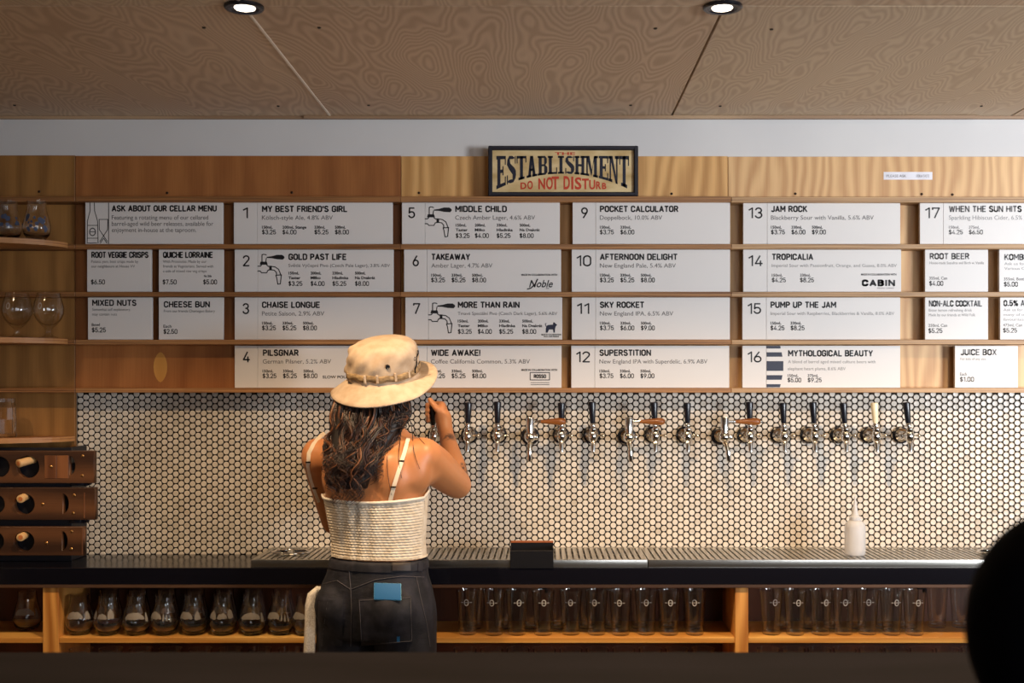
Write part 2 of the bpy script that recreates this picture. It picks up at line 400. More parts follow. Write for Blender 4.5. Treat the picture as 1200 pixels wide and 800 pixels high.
rows = [(230, 236.5), (286, 291.5), (342, 347.5), (398, 403.5), (454.5, 460)]
for ri, (a, b) in enumerate(rows):
    for x0, x1, m in ((-215, 88, 'ledgeA'), (88, 469, 'ledgeA' if ri < 3 else 'ledgeB'), (469, 857, 'ledgeB'), (857, 1235, 'ledgeC'), (1235, 1440, 'ledgeC')):
        d = .6 if (ri == 0 and x0 == 857) else 0
        p = P(x0, a + d, LY); q = P(x1, b + d, LY)
        bm = box(NB(), (p.x + .0006, LY, q.z), (q.x - .0006, PY - .0002, p.z), .0012)
        obj('ledge', bm, M[m], rack)
for px, py in ((46, 224.5), (196, 226), (342, 225.5), (491, 226), (787, 227), (932, 227), (1080, 227.5), (1116, 228)):
    p = P(px, py, PY); bm = NB(); lathe(bm, [(.0045, -.0005), (.0045, -.002), (.002, -.003)], p, 10, 'y'); obj('screw', bm, M['screw'], rack)

# ------------------------------------------------------------------ lettering
fc = bpy.data.curves.new('lettering_source', 'FONT'); fo = bpy.data.objects.new('lettering_source', fc); C.objects.link(fo)
fc.resolution_u = 3; fc.size = 1
def glyphs(s, bold=0.0):
    fc.body = s; fc.offset = bold
    bpy.context.view_layer.update()
    dg = bpy.context.evaluated_depsgraph_get()
    me = fo.evaluated_get(dg).to_mesh()
    vs = [v.co.copy() for v in me.vertices]; fs = [tuple(p.vertices) for p in me.polygons]
    fo.evaluated_get(dg).to_mesh_clear()
    return vs, fs
hv, _ = glyphs('H'); CAPH = max(v.y for v in hv)
class Ink:
    """flat printed shapes on a vertical plane facing the camera side, drawn with photo coordinates at depth y"""
    def __init__(s, y): s.v = []; s.f = []; s.mi = []; s.y = y
    def pt(s, px, py): p = P(px, py, s.y); s.v.append((p.x, s.y, p.z)); return len(s.v) - 1
    def text(s, t, x0, x1, base, cap, mi=0, bold=0.0, shear=0.0):
        vs, fs = glyphs(t, bold)
        if not vs: return
        a = min(v.x for v in vs); b = max(v.x for v in vs)
        k = (x1 - x0) / (b - a); h = cap / CAPH; n0 = len(s.v)
        for v in vs: s.pt(x0 + (v.x - a) * k + shear * v.y * h, base - v.y * h)
        for f in fs: s.f.append(tuple(i + n0 for i in f)); s.mi.append(mi)
    def poly(s, pts, mi=0):
        n0 = len(s.v)
        for p in pts: s.pt(*p)
        s.f.append(tuple(range(n0, n0 + len(pts)))); s.mi.append(mi)
    def rect(s, x0, y0, x1, y1, mi=0): s.poly([(x0, y0), (x1, y0), (x1, y1), (x0, y1)], mi)
    def line(s, pts, w, mi=0):
        for i in range(len(pts) - 1):
            (ax, ay), (bx, by) = pts[i], pts[i + 1]
            d = math.hypot(bx - ax, by - ay) or 1; ux, uy = (bx - ax) / d, (by - ay) / d; nx, ny = -uy * w / 2, ux * w / 2; e = w * .3
            s.poly([(ax + nx - ux * e, ay + ny - uy * e), (bx + nx + ux * e, by + ny + uy * e), (bx - nx + ux * e, by - ny + uy * e), (ax - nx - ux * e, ay - ny - uy * e)], mi)
    def build(s, mats, parent, name='lettering'):
        me = bpy.data.meshes.new(name); me.from_pydata(s.v, [], s.f)
        for p, m in zip(me.polygons, s.mi): p.material_index = m
        return link_mesh(name, me, mats, parent)
def AR(cx, cy, rx, ry, a0, a1, n=7): return [(cx + rx * math.cos(R(a0 + (a1 - a0) * i / n)), cy + ry * math.sin(R(a0 + (a1 - a0) * i / n))) for i in range(n + 1)]
def glyph_table():
    g = {}; w = .52
    O = AR(w / 2, .72, w / 2, .28, 0, 90) + AR(w / 2, .72, w / 2, .28, 90, 180) + AR(w / 2, .28, w / 2, .28, 180, 270) + AR(w / 2, .28, w / 2, .28, 270, 360); O.append(O[0])
    g['O'] = (w, [O]); g['0'] = (.48, [[(x * .92, y) for x, y in O]]); g['Q'] = (w, [O, [(.3, .22), (w, -.04)]])
    g['A'] = (.56, [[(0, 0), (.28, 1), (.56, 0)], [(.1, .28), (.46, .28)]])
    g['B'] = (.5, [[(0, 0), (0, 1), (.26, 1)] + AR(.26, .76, .22, .24, 90, -90) + [(0, .52)], [(.26, .52)] + AR(.26, .26, .25, .26, 90, -90) + [(0, 0)]])
    g['C'] = (.5, [AR(.28, .76, .22, .24, 0, 90) + AR(.22, .76, .22, .24, 90, 180) + AR(.22, .24, .22, .24, 180, 270) + AR(.28, .24, .22, .24, 270, 360)])
    g['D'] = (.52, [[(0, 0), (0, 1), (.26, 1)] + AR(.26, .74, .26, .26, 90, 0) + AR(.26, .26, .26, .26, 0, -90) + [(0, 0)]])
    g['E'] = (.44, [[(.44, 1), (0, 1), (0, 0), (.44, 0)], [(0, .51), (.38, .51)]]); g['F'] = (.42, [[(.42, 1), (0, 1), (0, 0)], [(0, .5), (.36, .5)]])
    g['G'] = (.52, [AR(.29, .76, .22, .24, 0, 90) + AR(.22, .76, .22, .24, 90, 180) + AR(.22, .24, .22, .24, 180, 270) + AR(.29, .24, .22, .24, 270, 360) + [(.51, .46), (.3, .46)]])
    g['H'] = (.52, [[(0, 0), (0, 1)], [(.52, 0), (.52, 1)], [(0, .51), (.52, .51)]]); g['I'] = (.0, [[(0, 0), (0, 1)]])
    g['J'] = (.4, [[(.4, 1), (.4, .22)] + AR(.2, .22, .2, .22, 0, -150)]); g['K'] = (.5, [[(0, 0), (0, 1)], [(.47, 1), (.02, .42)], [(.17, .6), (.52, 0)]])
    g['L'] = (.42, [[(0, 1), (0, 0), (.42, 0)]]); g['M'] = (.64, [[(0, 0), (0, 1), (.32, .36), (.64, 1), (.64, 0)]]); g['N'] = (.54, [[(0, 0), (0, 1), (.54, 0), (.54, 1)]])
    g['P'] = (.48, [[(0, 0), (0, 1), (.24, 1)] + AR(.24, .73, .24, .27, 90, -90) + [(0, .46)]])
    g['R'] = (.5, [[(0, 0), (0, 1), (.24, 1)] + AR(.24, .74, .24, .26, 90, -90) + [(0, .48)], [(.24, .48), (.5, 0)]])
    S = AR(.25, .75, .22, .25, 25, 90, 4) + AR(.22, .75, .21, .25, 90, 180, 5) + [(.03, .66), (.12, .55), (.38, .47)] + AR(.25, .25, .24, .25, 20, -90, 6) + AR(.22, .25, .22, .25, -90, -160, 4)
    g['S'] = (.5, [S]); g['T'] = (.48, [[(0, 1), (.48, 1)], [(.24, 1), (.24, 0)]])
    g['U'] = (.5, [[(0, 1), (0, .22)] + AR(.25, .25, .25, .25, 180, 360, 9) + [(.5, 1)]]); g['V'] = (.52, [[(0, 1), (.26, 0), (.52, 1)]])
    g['W'] = (.8, [[(0, 1), (.2, 0), (.4, .9), (.6, 0), (.8, 1)]]); g['X'] = (.5, [[(0, 1), (.5, 0)], [(0, 0), (.5, 1)]]); g['Y'] = (.52, [[(0, 1), (.26, .44), (.52, 1)], [(.26, .44), (.26, 0)]])
    g['1'] = (.26, [[(0, .8), (.24, 1), (.24, 0)]]); g['2'] = (.46, [AR(.23, .76, .23, .24, 170, -20, 9) + [(.40, .56), (0, 0), (.46, 0)]])
    g['3'] = (.46, [AR(.23, .76, .21, .24, 165, -90, 9), AR(.23, .27, .23, .27, 90, -165, 10)]); g['4'] = (.48, [[(.32, 1), (0, .22), (.48, .22)], [(.36, .5), (.36, 0)]])
    g['5'] = (.46, [[(.42, 1), (.05, 1), (.02, .5)] + AR(.22, .32, .24, .3, 120, -160, 11)]); g['6'] = (.48, [[(.34, 1), (.06, .5)] + AR(.24, .28, .24, .28, 150, 510, 14)])
    g['7'] = (.44, [[(0, .86), (0, 1), (.44, 1), (.14, 0)]]); g['8'] = (.48, [AR(.24, .76, .2, .24, 90, 450, 14), AR(.24, .27, .24, .27, 90, 450, 14)])
    g['9'] = (.48, [[(.14, 0), (.42, .5)] + AR(.24, .72, .24, .28, -30, 330, 14)])
    g['$'] = (.46, [[(x * .92, .08 + y * .84) for x, y in S], [(.23, -.1), (.23, 1.1)]]); g['.'] = (.07, [[(.02, .0), (.02, .08)], [(.06, .0), (.06, .08)]]); g[','] = (.06, [[(.05, .06), (0, -.14)]])
    g["'"] = (.0, [[(0, 1), (0, .72)]]); g['!'] = (.0, [[(0, 1), (0, .3)], [(0, .0), (0, .07)]]); g['-'] = (.26, [[(0, .45), (.26, .45)]]); g['%'] = (.7, [AR(.15, .78, .14, .2, 0, 360, 9), AR(.55, .22, .14, .2, 0, 360, 9), [(.12, 0), (.58, 1)]])
    g[' '] = (.14, [])
    return g
GT = glyph_table()
def din(s, t, x0, x1, base, cap, mi=0, th=.2):
    gap = .09 + th * .85; x = 0; out = []
    for ch in t:
        wch, pl = GT[ch]
        for p in pl: out.append([(a + x, b) for a, b in p])
        x += wch + gap
    x -= gap; k = (x1 - x0 - th * cap) / x; wpx = th * cap
    for n_, p in enumerate(out):
        q = [(x0 + wpx / 2 + a * k, base - wpx / 2 - b * (cap - wpx)) for a, b in p]
        s.line(q, wpx, mi)
Ink.din = din
INKS = [M['ink'], M['grey_glare_ink'], M['pale_glare_ink'], M['navy_ink']]

# ------------------------------------------------------------------ menu boards
RT = {1: 236.3, 2: 292.4, 3: 348.4, 4: 405.0}; RB = {1: 285.8, 2: 341.8, 3: 397.8, 4: 454.3}
BY0, BY1 = -.052, -.066
def tap_icon(ink, ox, oy):
    L = ink.line; w = 1.1
    ink.poly([(ox + 8, oy - .6), (ox + 14, oy - 1.4), (ox + 20, oy - 3), (ox + 26, oy - 3), (ox + 28.5, oy - 1.2), (ox + 29, oy + .6), (ox + 27, oy + 2.6), (ox + 20, oy + 2.2), (ox + 14, oy + 1), (ox + 8, oy + .8)], 0)
    L([(ox + 2.5, oy + 5), (ox + 2.5, oy - 3), (ox + 4, oy - 3.6), (ox + 6.5, oy - 3.4), (ox + 7.6, oy - 2.8)], w)
    L([(ox + 7.6, oy + 1), (ox + 7, oy + 5)], w)
    ink.poly([(ox + .8, oy + 5), (ox + 8.2, oy + 5), (ox + 9.2, oy + 8.6), (ox, oy + 8.6)], 0)
    L([(ox - 2.4, oy + 10.3), (ox + .5, oy + 10.3), (ox + 2, oy + 9)], w); L([(ox + 8, oy + 9), (ox + 10, oy + 10.5), (ox + 12, oy + 10.5)], w)
    L([(ox - 2.4, oy + 16), (ox + .5, oy + 16), (ox + 2, oy + 18), (ox + 8, oy + 18), (ox + 9.6, oy + 15), (ox + 12, oy + 14.5)], w)
    ink.rect(ox + 11, oy + 9.8, ox + 14, oy + 15.2, 0)
    L([(ox + 14, oy + 10.6), (ox + 18, oy + 11.2), (ox + 22, oy + 14), (ox + 24, oy + 19), (ox + 24.6, oy + 21)], w)
    L([(ox + 14, oy + 14.6), (ox + 17, oy + 15), (ox + 19.4, oy + 17.6), (ox + 19.6, oy + 21)], w)
    L([(ox + 18.8, oy + 21), (ox + 25.2, oy + 20.4), (ox + 24.8, oy + 24), (ox + 24, oy + 31), (ox + 21, oy + 31.4), (ox + 19.8, oy + 24), (ox + 18.8, oy + 21)], w)
def make_board(row, x0, x1, label, draw, num=None, seam=None, numx=None, group='menu boards on the rack ledges'):
    c = P((x0 + x1) / 2, RB[row], (BY0 + BY1) / 2)
    t = thing('menu_board', label, 'menu board', c, group)
    a = P(x0, RT[row], BY1); b = P(x1, RB[row], BY1)
    if num is None:
        bm = box(NB(), (a.x, BY1, b.z), (b.x, BY0, a.z), .0008); card = obj('menu_card', bm, M['card'], t)
    else:
        s = P(seam, 0, BY1).x
        bm = box(NB(), (a.x, BY1, b.z), (s - .0004, BY0, a.z), .0006); nc = obj('number_card', bm, M['card'], t)
        bm = box(NB(), (s + .0004, BY1, b.z), (b.x, BY0, a.z), .0006); card = obj('menu_card', bm, M['card'], t)
        k = Ink(BY1 - .0006); base = RT[row] + 19.6
        k.din(num, numx[0], numx[1], base, 13.0, 0, .128); k.build(INKS, nc, 'numeral')
    k = Ink(BY1 - .0006); k.icon = None; draw(k, (row - 1) * 56.15); k.build(INKS, card)
    if k.icon: k2 = Ink(BY1 - .0006); tap_icon(k2, *k.icon); k2.build(INKS, card, 'tap_drawing')
    return t
def prices(k, o, xs, base=274.6, g=0):
    for e in xs:
        x, lab, pr = e[0], e[1], e[2]
        if isinstance(lab, tuple):
            k.text(lab[0], x, x + 12.5, 265.3 + o, 3.1, g, .03); k.text(lab[1], x, x + len(lab[1]) * 2.35, 270.8 + o, 3.1, g, .03)
            k.din(pr, x, x + 16.4, 278.8 + o, 5.6, g, .15)
        else:
            k.text(lab, x, x + (12.6 if len(lab) < 7 else 28), base - 6.9 + o, 3.1, g, .03); k.din(pr, x, x + 16.4, base + o, 5.6, g, .15)
def std(title, t0, t1, sub, s1, pr, scap=4.9, sink=1, tink=0, pink=0, extra=None, icon=None, s0=None):
    def d(k, o):
        k.din(title, t0, t1, 248.5 + o, 7.6, tink, .21)
        if isinstance(sub, str): k.text(sub, s0 or t0, s1, (257.3 if scap > 4 else 256.6) + o, scap, sink)
        prices(k, o, pr, g=pink)
        if icon: k.icon = icon
        if extra: extra(k)
    return d
V = lambda *a: [(x, l, p) for x, l, p in a]
def tri(x, a='$3.25', b='$5.25', c='$8.00'):
    r = [(x, '150mL', a), (x + 24, '330mL', b)]
    if c: r.append((x + 48, '500mL', c))
    return r
def four(xs): return [(xs[0], ('150mL', 'Taster'), '$3.25'), (xs[1], ('200mL', 'Mlíko'), '$4.00'), (xs[2], ('330mL', 'Hladinka'), '$5.25'), (xs[3], ('500mL', 'Na Dvakrát'), '$8.00')]
def collab(k, x0, x1, y): k.text('MADE IN COLLABORATION WITH', x0, x1, y, 2.2, 0, .03)
def noble(k):
    collab(k, 611, 653, 323); k.text('Noble', 620, 647, 336.4, 8.2, 0, .015, .28)
    k.line([(618, 338.6), (622, 337.6), (627, 333), (630, 327)], 1.4); k.text('INK', 640, 643.5, 338.6, 1.6)
def dog(k):
    k.poly([(639.5, 389.6), (639.6, 385), (640.6, 381.6), (642.8, 380.6), (648, 380.2), (648.4, 377.6), (650, 377.6), (650.8, 378.8), (653, 380.6), (651.4, 382), (650.6, 384.6), (650.2, 389.6), (648.6, 389.6), (648, 386), (643.4, 386), (641.8, 389.6)], 3)
    k.line([(640, 382.4), (639, 379.6), (640, 378.8)], .8, 3)
    k.text('MADE IN COLLABORATION', 634.5, 657.5, 392.8, 1.7, 0, .03); k.text('WITH OUR FRIENDS', 637, 655, 395, 1.5, 0, .03)
def rosso(k):
    collab(k, 611, 653, 434.4)
    for w_, a in ((.9, (621.3, 436.4, 644, 445)), ): k.line([(a[0], a[1]), (a[2], a[1]), (a[2], a[3]), (a[0], a[3]), (a[0], a[1])], w_)
    k.din('ROSSO', 625.5, 640, 443, 4.6, 0, .22); k.line([(622, 448.2), (643.6, 448.2)], .6); k.line([(622, 450.6), (643.6, 450.6)], .6)
def cabin(k): collab(k, 1009, 1050.5, 322.6); k.din('CABIN', 1010, 1049, 335.4, 8, 0, .3); k.text('BREWING COMPANY', 1028, 1048, 338.3, 1.6, 2)
def slow(k): k.text('SLOW POUR', 378, 410, 443.2, 3.2, 0, .02)
def barrel(k):
    for y0, y1, xa, xb in ((405.2, 408.2, 914.4, 915), (412.6, 417.8, 916, 917), (423, 434.4, 918, 918), (439.4, 444.8, 917, 916), (450, 453.6, 915, 914)):
        k.poly([(898.4, y0), (xa, y0), (xb, y1), (898.4, y1)], 3)
NMG = 'white menu board numbered %s, '
DATA = [
 (1, 274, 460, 1, '1', 301.5, (284.5, 291), 'top ledge, with four prices in one line', std("MY BEST FRIEND'S GIRL", 307, 407, 'Kölsch-style Ale, 4.8% ABV', 390, V((307, '150mL', '$3.25'), (331, '200mL Stange', '$4.00'), (368.5, '330mL', '$5.25'), (392.5, '500mL', '$8.00')))),
 (2, 275, 461, 2, '2', 302, (284.5, 292.5), 'with a tap drawing, second ledge left', std('GOLD PAST LIFE', 338, 406, 'Světlé Výčepní Pivo (Czech Pale Lager), 3.8% ABV', 457, four((338, 364, 389.5, 416)), scap=3.6, icon=(304.5, 301.5))),
 (3, 275, 460, 3, '3', 302, (284, 292), 'third ledge, directly above the hat', std('CHAISE LONGUE', 307, 375, 'Petite Saison, 2.9% ABV', 380, tri(307))),
 (4, 275, 461, 4, '4', 302, (284.5, 293), 'lowest ledge, left of the hat', std('PILSGNAR', 308, 350, 'German Pilsner, 5.2% ABV', 388, tri(307.6), extra=slow)),
 (1, 471, 656, 5, '5', 498, (478.5, 486.5), 'with a tap drawing, top ledge', std('MIDDLE CHILD', 533.5, 594, 'Czech Amber Lager, 4.6% ABV', 627, four((534, 556.5, 582, 609)), icon=(500.5, 246))),
 (2, 473.5, 657.5, 6, '6', 500.5, (483.5, 491), 'with script logo at lower right', std('TAKEAWAY', 505.5, 551, 'Amber Lager, 4.7% ABV', 577, tri(505.2), extra=noble)),
 (3, 475, 658.8, 7, '7', 502, (484, 492.5), 'with a tap drawing and small black dog', std('MORE THAN RAIN', 536.5, 609, 'Tmavé Speciální Pivo (Czech Dark Lager), 5.6% ABV', 653, four((536.5, 560, 585, 612)), scap=3.6, icon=(504.5, 358.5), extra=dog)),
 (4, 473.5, 658, 8, '8', 500.5, (482.5, 490.5), 'partly behind the hat, boxed logo at right', std('WIDE AWAKE!', 505, 563, 'Coffee California Common, 5.3% ABV', 621, tri(505.2), extra=rosso)),
 (1, 671, 855.5, 9, '9', 698, (681, 689), 'top ledge right of the framed sign', std('POCKET CALCULATOR', 703, 795, 'Doppelbock, 10.0% ABV', 776, tri(703, '$3.75', '$6.00', None))),
 (2, 670, 855.5, 10, '10', 698, (675.5, 693), 'second ledge', std('AFTERNOON DELIGHT', 703, 794, 'New England Pale, 5.4% ABV', 792, tri(703))),
 (3, 670, 855.3, 11, '11', 698, (676, 691), 'third ledge, between boards ten and twelve', std('SKY ROCKET', 703, 755, 'New England IPA, 6.5% ABV', 789, tri(703, '$3.75', '$6.00', '$9.00'))),
 (4, 669.5, 854.5, 12, '12', 697, (675, 691.5), 'lowest ledge', std('SUPERSTITION', 702.5, 763, 'New England IPA with Superdelic, 6.9% ABV', 829, tri(702.5, '$3.75', '$6.00', '$9.00'))),
 (1, 871, 1055, 13, '13', 899, (877, 893.5), 'top ledge under pale plywood', std('JAM ROCK', 903.5, 946, 'Blackberry Sour with Vanilla, 5.6% ABV', 1024, tri(903.5, '$3.75', '$6.00', '$9.00'))),
 (2, 871, 1056, 14, '14', 899, (877, 894), 'with bold five letter logo at lower right', std('TROPICALIA', 904.5, 953, 'Imperial Sour with Passionfruit, Orange, and Guava, 8.0% ABV', 1051, V((904.5, '150mL', '$4.25'), (937.5, '330mL', '$8.25')), scap=3.6, sink=2, extra=cabin, pink=1)),
 (3, 870, 1055, 15, '15', 898, (876, 892), 'third ledge', std('PUMP UP THE JAM', 903, 980, 'Imperial Sour with Raspberries, Blackberries & Vanilla, 8.0% ABV', 1048, V((903, '150mL', '$4.25'), (926.5, '330mL', '$8.25')), scap=3.6, sink=2)),
]
for row, x0, x1, n, num, seam, nx, lab, fn in DATA:
    make_board(row, x0, x1, (NMG % num) + lab, fn, num, seam, nx)
def d16(k, o):
    k.din('MYTHOLOGICAL BEAUTY', 923.5, 1023, 417.6, 7.6, 0, .21)
    k.text('A blend of barrel aged mixed culture beers with', 923.5, 1026, 425.4, 3.6, 2); k.text('elephant heart plums, 8.6% ABV', 923, 991, 433.6, 3.6, 2)
    k.text('150mL', 923, 935.6, 441.4, 3, 0, .02); k.din('$5.00', 923, 939, 447.8, 5.4, 1, .15); k.text('375mL', 946.5, 959, 441.4, 3, 0, .02); k.din('$9.25', 946.5, 963, 447.8, 5.4, 1, .15); barrel(k)
make_board(4, 870, 1055, (NMG % '16') + 'with dark barrel stripes', d16, '16', 898, (876, 892.5))
make_board(1, 1078, 1263, (NMG % '17') + 'top ledge at the right edge', std('WHEN THE SUN HITS', 1112, 1197.5, 'Sparkling Hibiscus Cider, 6.5% ABV', 1213, V((1112, '150mL', '$4.25'), (1135.5, '375mL', '$6.50')), sink=2, tink=1, pink=2), '17', 1105.5, (1084, 1101.5))  # paler inks carry the window glare on this lettering
def cellar(k, o):
    k.din('ASK ABOUT OUR CELLAR MENU', 131, 254, 247.8, 7.4, 0, .21)
    for i, (s, x) in enumerate((('Featuring a rotating menu of our cellared', 244), ('barrel-aged wild beer releases, available for', 250), ('enjoyment in-house at the taproom.', 230))): k.text(s, 131, x, 257.2 + 7.3 * i, 5, 1)
    w = .8; L = k.line
    L([(127.3, 236.6), (127.3, 285.4)], w); L([(105.4, 236.6), (105.6, 247), (102.4, 259), (102.2, 284.6), (113.4, 284.6)], w); L([(110.6, 236.6), (110.8, 247), (114.4, 259), (115, 284.6)], w)
    L([(102.2, 264), (114.6, 264)], w); L([(102.2, 279), (114.6, 279)], w)
    L([(108.4 + 3.4 * math.cos(t), 271.6 + 4.4 * math.sin(t)) for t in [PI * i / 8 for i in range(17)]], 1.0); L([(105.8, 271.6), (111, 271.6)], .8)
    L([(115.8, 257), (126.6, 257), (126, 269), (117, 283)], w); L([(116.2, 257), (116.4, 269), (126, 283)], w); L([(117.6, 284.8), (121.4, 279), (125.4, 284.8)], w)
make_board(1, 100, 261, 'white menu board with bottle and glass line drawing, top ledge far left', cellar)
def small(title, x, x1, lines, unit, price, px=None, tink=0, g=1, pg=0, tb=303, extra=None):
    def d(k, o):
        k.din(title, x, x1, tb, 7.4, tink, .2)
        for i, (s, e) in enumerate(lines): k.text(s, x, e, tb + 5.6 + 5.6 * i, 3.1, g)
        if unit: k.text(unit[0], x - .5, unit[1], tb + 23.6, 3.3, pg, .015)
        k.din(price, x - .5, x + 16, tb + 31, 5.8, pg, .15)
        if extra: extra(k)
    return d
make_board(2, 102, 177, 'small menu board for root veggie crisps, second ledge far left', small('ROOT VEGGIE CRISPS', 107, 174, [('Potato, yam, beet crisps made by', 162), ('our neighbours at House VV', 158)], None, '$6.50', tb=302.2))
def qx(k): k.text('No Side', 239, 248, 324.6, 2.6, 0, .02); k.din('$5.00', 238, 254.4, 333.2, 5.8, 0, .15)
make_board(2, 186, 261.5, 'small menu board for quiche, with two prices', small('QUICHE LORRAINE', 191, 249.5, [('With Prosciutto. Made by our', 242), ('friends at Vegetarians. Served with', 250), ('a side of mixed raw veg crisps', 242)], None, '$7.50', tb=302.2, extra=qx))
t = make_board(3, 103, 178, 'small menu board for mixed nuts, leaning slightly, third ledge left', small('MIXED NUTS', 108, 160, [('Somewhat self explanatory,', 153), ('may contain nuts', 137)], ('Bowl', 117), '$5.25', tb=358.4))
make_board(3, 186, 261.5, 'small menu board for cheese bun, third ledge', small('CHEESE BUN', 192, 246, [('From our friends Chameguo Bakery', 252)], ('Each', 201), '$2.50', tb=360.2))
make_board(2, 1084, 1158, 'small menu board for root beer, second ledge right', small('ROOT BEER', 1089.5, 1136, [('House-made Sassafras and Birch w. Vanilla', 1153)], ('355mL Can', 1110), '$4.00', tb=303.8, tink=1, g=2, pg=1))  # right-hand small boards: window glare painted into the lettering by lighter inks
make_board(2, 1171, 1245, 'small menu board cut off at right edge, second ledge', small('KOMBUCHA', 1177, 1222, [('Ask us for flavours', 1222), ('Various Organic', 1216)], ('355mL Bottle', 1203), '$5.00', tb=304.8, tink=1, g=2, pg=1))
make_board(3, 1084, 1158, 'small menu board for non-alcoholic cocktail, third ledge right', small('NON-ALC COCKTAIL', 1088.5, 1151, [('Bitter lemon refreshing drink', 1139), ('Made by our friends at Wild Folk', 1143)], ('250mL Can', 1110), '$5.25', tb=359.2, tink=1, g=2, pg=1))
make_board(3, 1172, 1246, 'small menu board for low alcohol beer, cut off at right edge', small('0.5% ABV BEER', 1176, 1232, [('Ask us for a style,', 1215), ('many of our staff', 1218), ('favourites too', 1210)], ('473mL Can', 1198), '$5.25', tb=358.8, tink=1, g=2, pg=1))
make_board(4, 1119, 1193, 'small menu board for juice box, lowest ledge right', small('JUICE BOX', 1125.5, 1168, [('For kids of any size.', 1156)], ('Each', 1133), '$1.00', tb=416.2, tink=1, g=2, pg=1))

# framed pub sign standing on the top ledge
S0, S1 = -.03, -.078
sg = thing('framed_sign', 'black framed yellow pub sign with arched black and red lettering', 'sign', P(660, 230, -.06))
a = P(572, 170.5, S1); b = P(748, 229.6, S1); fw = .0145
bm = NB()
box(bm, (a.x, S1, b.z), (a.x + fw, S0, a.z), .003); box(bm, (b.x - fw, S1, b.z), (b.x, S0, a.z), .003)
box(bm, (a.x + fw * .7, S1 + .0006, a.z - fw), (b.x - fw * .7, S0, a.z - .0004), .003); box(bm, (a.x + fw * .7, S1 + .0006, b.z + .0004), (b.x - fw * .7, S0, b.z + fw), .003)
obj('frame', bm, M['signframe'], sg)
SF = S1 + .012
bm = box(NB(), (a.x + .01, SF, b.z + .01), (b.x - .01, S0 + .004, a.z - .01)); bd = obj('sign_board', bm, M['signboard'], sg)
k = Ink(SF - .0008)
X0, X1, YT = 581.5, 737.5, 182.6
def arch(x): u = (x - (X0 + X1) / 2) / ((X1 - X0) / 2); return 203.2 + 18.5 * abs(u) ** 2.1
wd = (X1 - X0) / 12.3
T_, S_ = .30, .11   # stem width, serif height
def Rr(x0, y0, x1, y1): return [(x0, y0), (x1, y0), (x1, y1), (x0, y1)]
LET = {
 'E': [Rr(.02, 0, .5, S_), Rr(.02, 1 - S_, .5, 1), Rr(.12, S_, .12 + T_, 1 - S_), Rr(.42, 0, .95, S_), Rr(.42, 1 - S_, .95, 1), Rr(.42, .45, .68, .56), Rr(.62, .36, .72, .66), Rr(.85, 0, .95, .3), Rr(.85, .7, .95, 1)],
 'T': [Rr(.02, 1 - S_, .98, 1), Rr(.02, .7, .12, 1), Rr(.88, .7, .98, 1), Rr(.35, 0, .65, 1), Rr(.2, 0, .8, S_)],
 'A': [[(.14, 0), (.4, 0), (.58, 1), (.34, 1)], [(.62, 0), (.9, 0), (.64, 1), (.42, 1)], Rr(.0, 0, .46, S_), Rr(.54, 0, 1.04, S_), Rr(.3, .28, .74, .4)],
 'B': [Rr(.02, 0, .5, S_), Rr(.02, 1 - S_, .5, 1), Rr(.12, 0, .42, 1), Rr(.4, 0, .8, S_), Rr(.4, 1 - S_, .76, 1), Rr(.4, .46, .78, .56), [(.66, .56), (.78, .52), (.92, .64), (.92, .86), (.76, 1), (.66, .9)], [(.66, .1), (.8, 0), (.98, .14), (.98, .4), (.78, .52), (.66, .46)]],
 'L': [Rr(.02, 0, .5, S_), Rr(.02, 1 - S_, .52, 1), Rr(.12, 0, .42, 1), Rr(.42, 0, .94, S_), Rr(.84, 0, .94, .36)],
 'I': [Rr(.02, 0, .62, S_), Rr(.02, 1 - S_, .62, 1), Rr(.17, 0, .47, 1)],
 'H': [Rr(-.02, 0, .46, S_), Rr(-.02, 1 - S_, .46, 1), Rr(.08, 0, .36, 1), Rr(.56, 0, 1.04, S_), Rr(.56, 1 - S_, 1.04, 1), Rr(.66, 0, .94, 1), Rr(.36, .44, .66, .56)],
 'N': [Rr(-.02, 0, .36, S_), Rr(-.02, 1 - S_, .3, 1), Rr(.1, 0, .24, 1), [(.1, 1), (.38, 1), (.86, 0), (.7, 0)], Rr(.62, 1 - S_, 1.02, 1), Rr(.74, 0, .88, 1)],
 'M': [Rr(-.02, 0, .38, S_), Rr(-.02, 1 - S_, .3, 1), Rr(.1, 0, .24, 1), [(.1, 1), (.4, 1), (.68, .2), (.58, 0)], [(1.0, 1), (.86, 1), (.58, 0), (.62, .28)], Rr(.86, 0, 1.14, 1), Rr(.76, 0, 1.24, S_), Rr(.86, 1 - S_, 1.24, 1)],
 'S': [[(.06, 0), (.16, 0), (.16, .32), (.06, .32)], [(.1, .08), (.4, 0), (.7, 0), (.9, .12), (.62, .12), (.3, .14)], [(.62, .12), (.9, .12), (.96, .26), (.94, .42), (.62, .3)], [(.94, .42), (.8, .54), (.4, .72), (.1, .66), (.24, .54), (.62, .3)], [(.06, .66), (.4, .7), (.34, .88), (.1, .86)], [(.1, .86), (.34, .88), (.66, .88), (.84, .92), (.6, 1), (.3, 1)], [(.84, .7), (.93, .7), (.93, 1), (.84, 1)]],
}
wds = {'I': .66, 'M': 1.26, 'A': 1.04, 'H': 1.02, 'T': .98, 'N': 1.0}
word = 'ESTABLISHMENT'; tot = sum(wds.get(ch, .97) for ch in word); x = X0; un = (X1 - X0) / tot
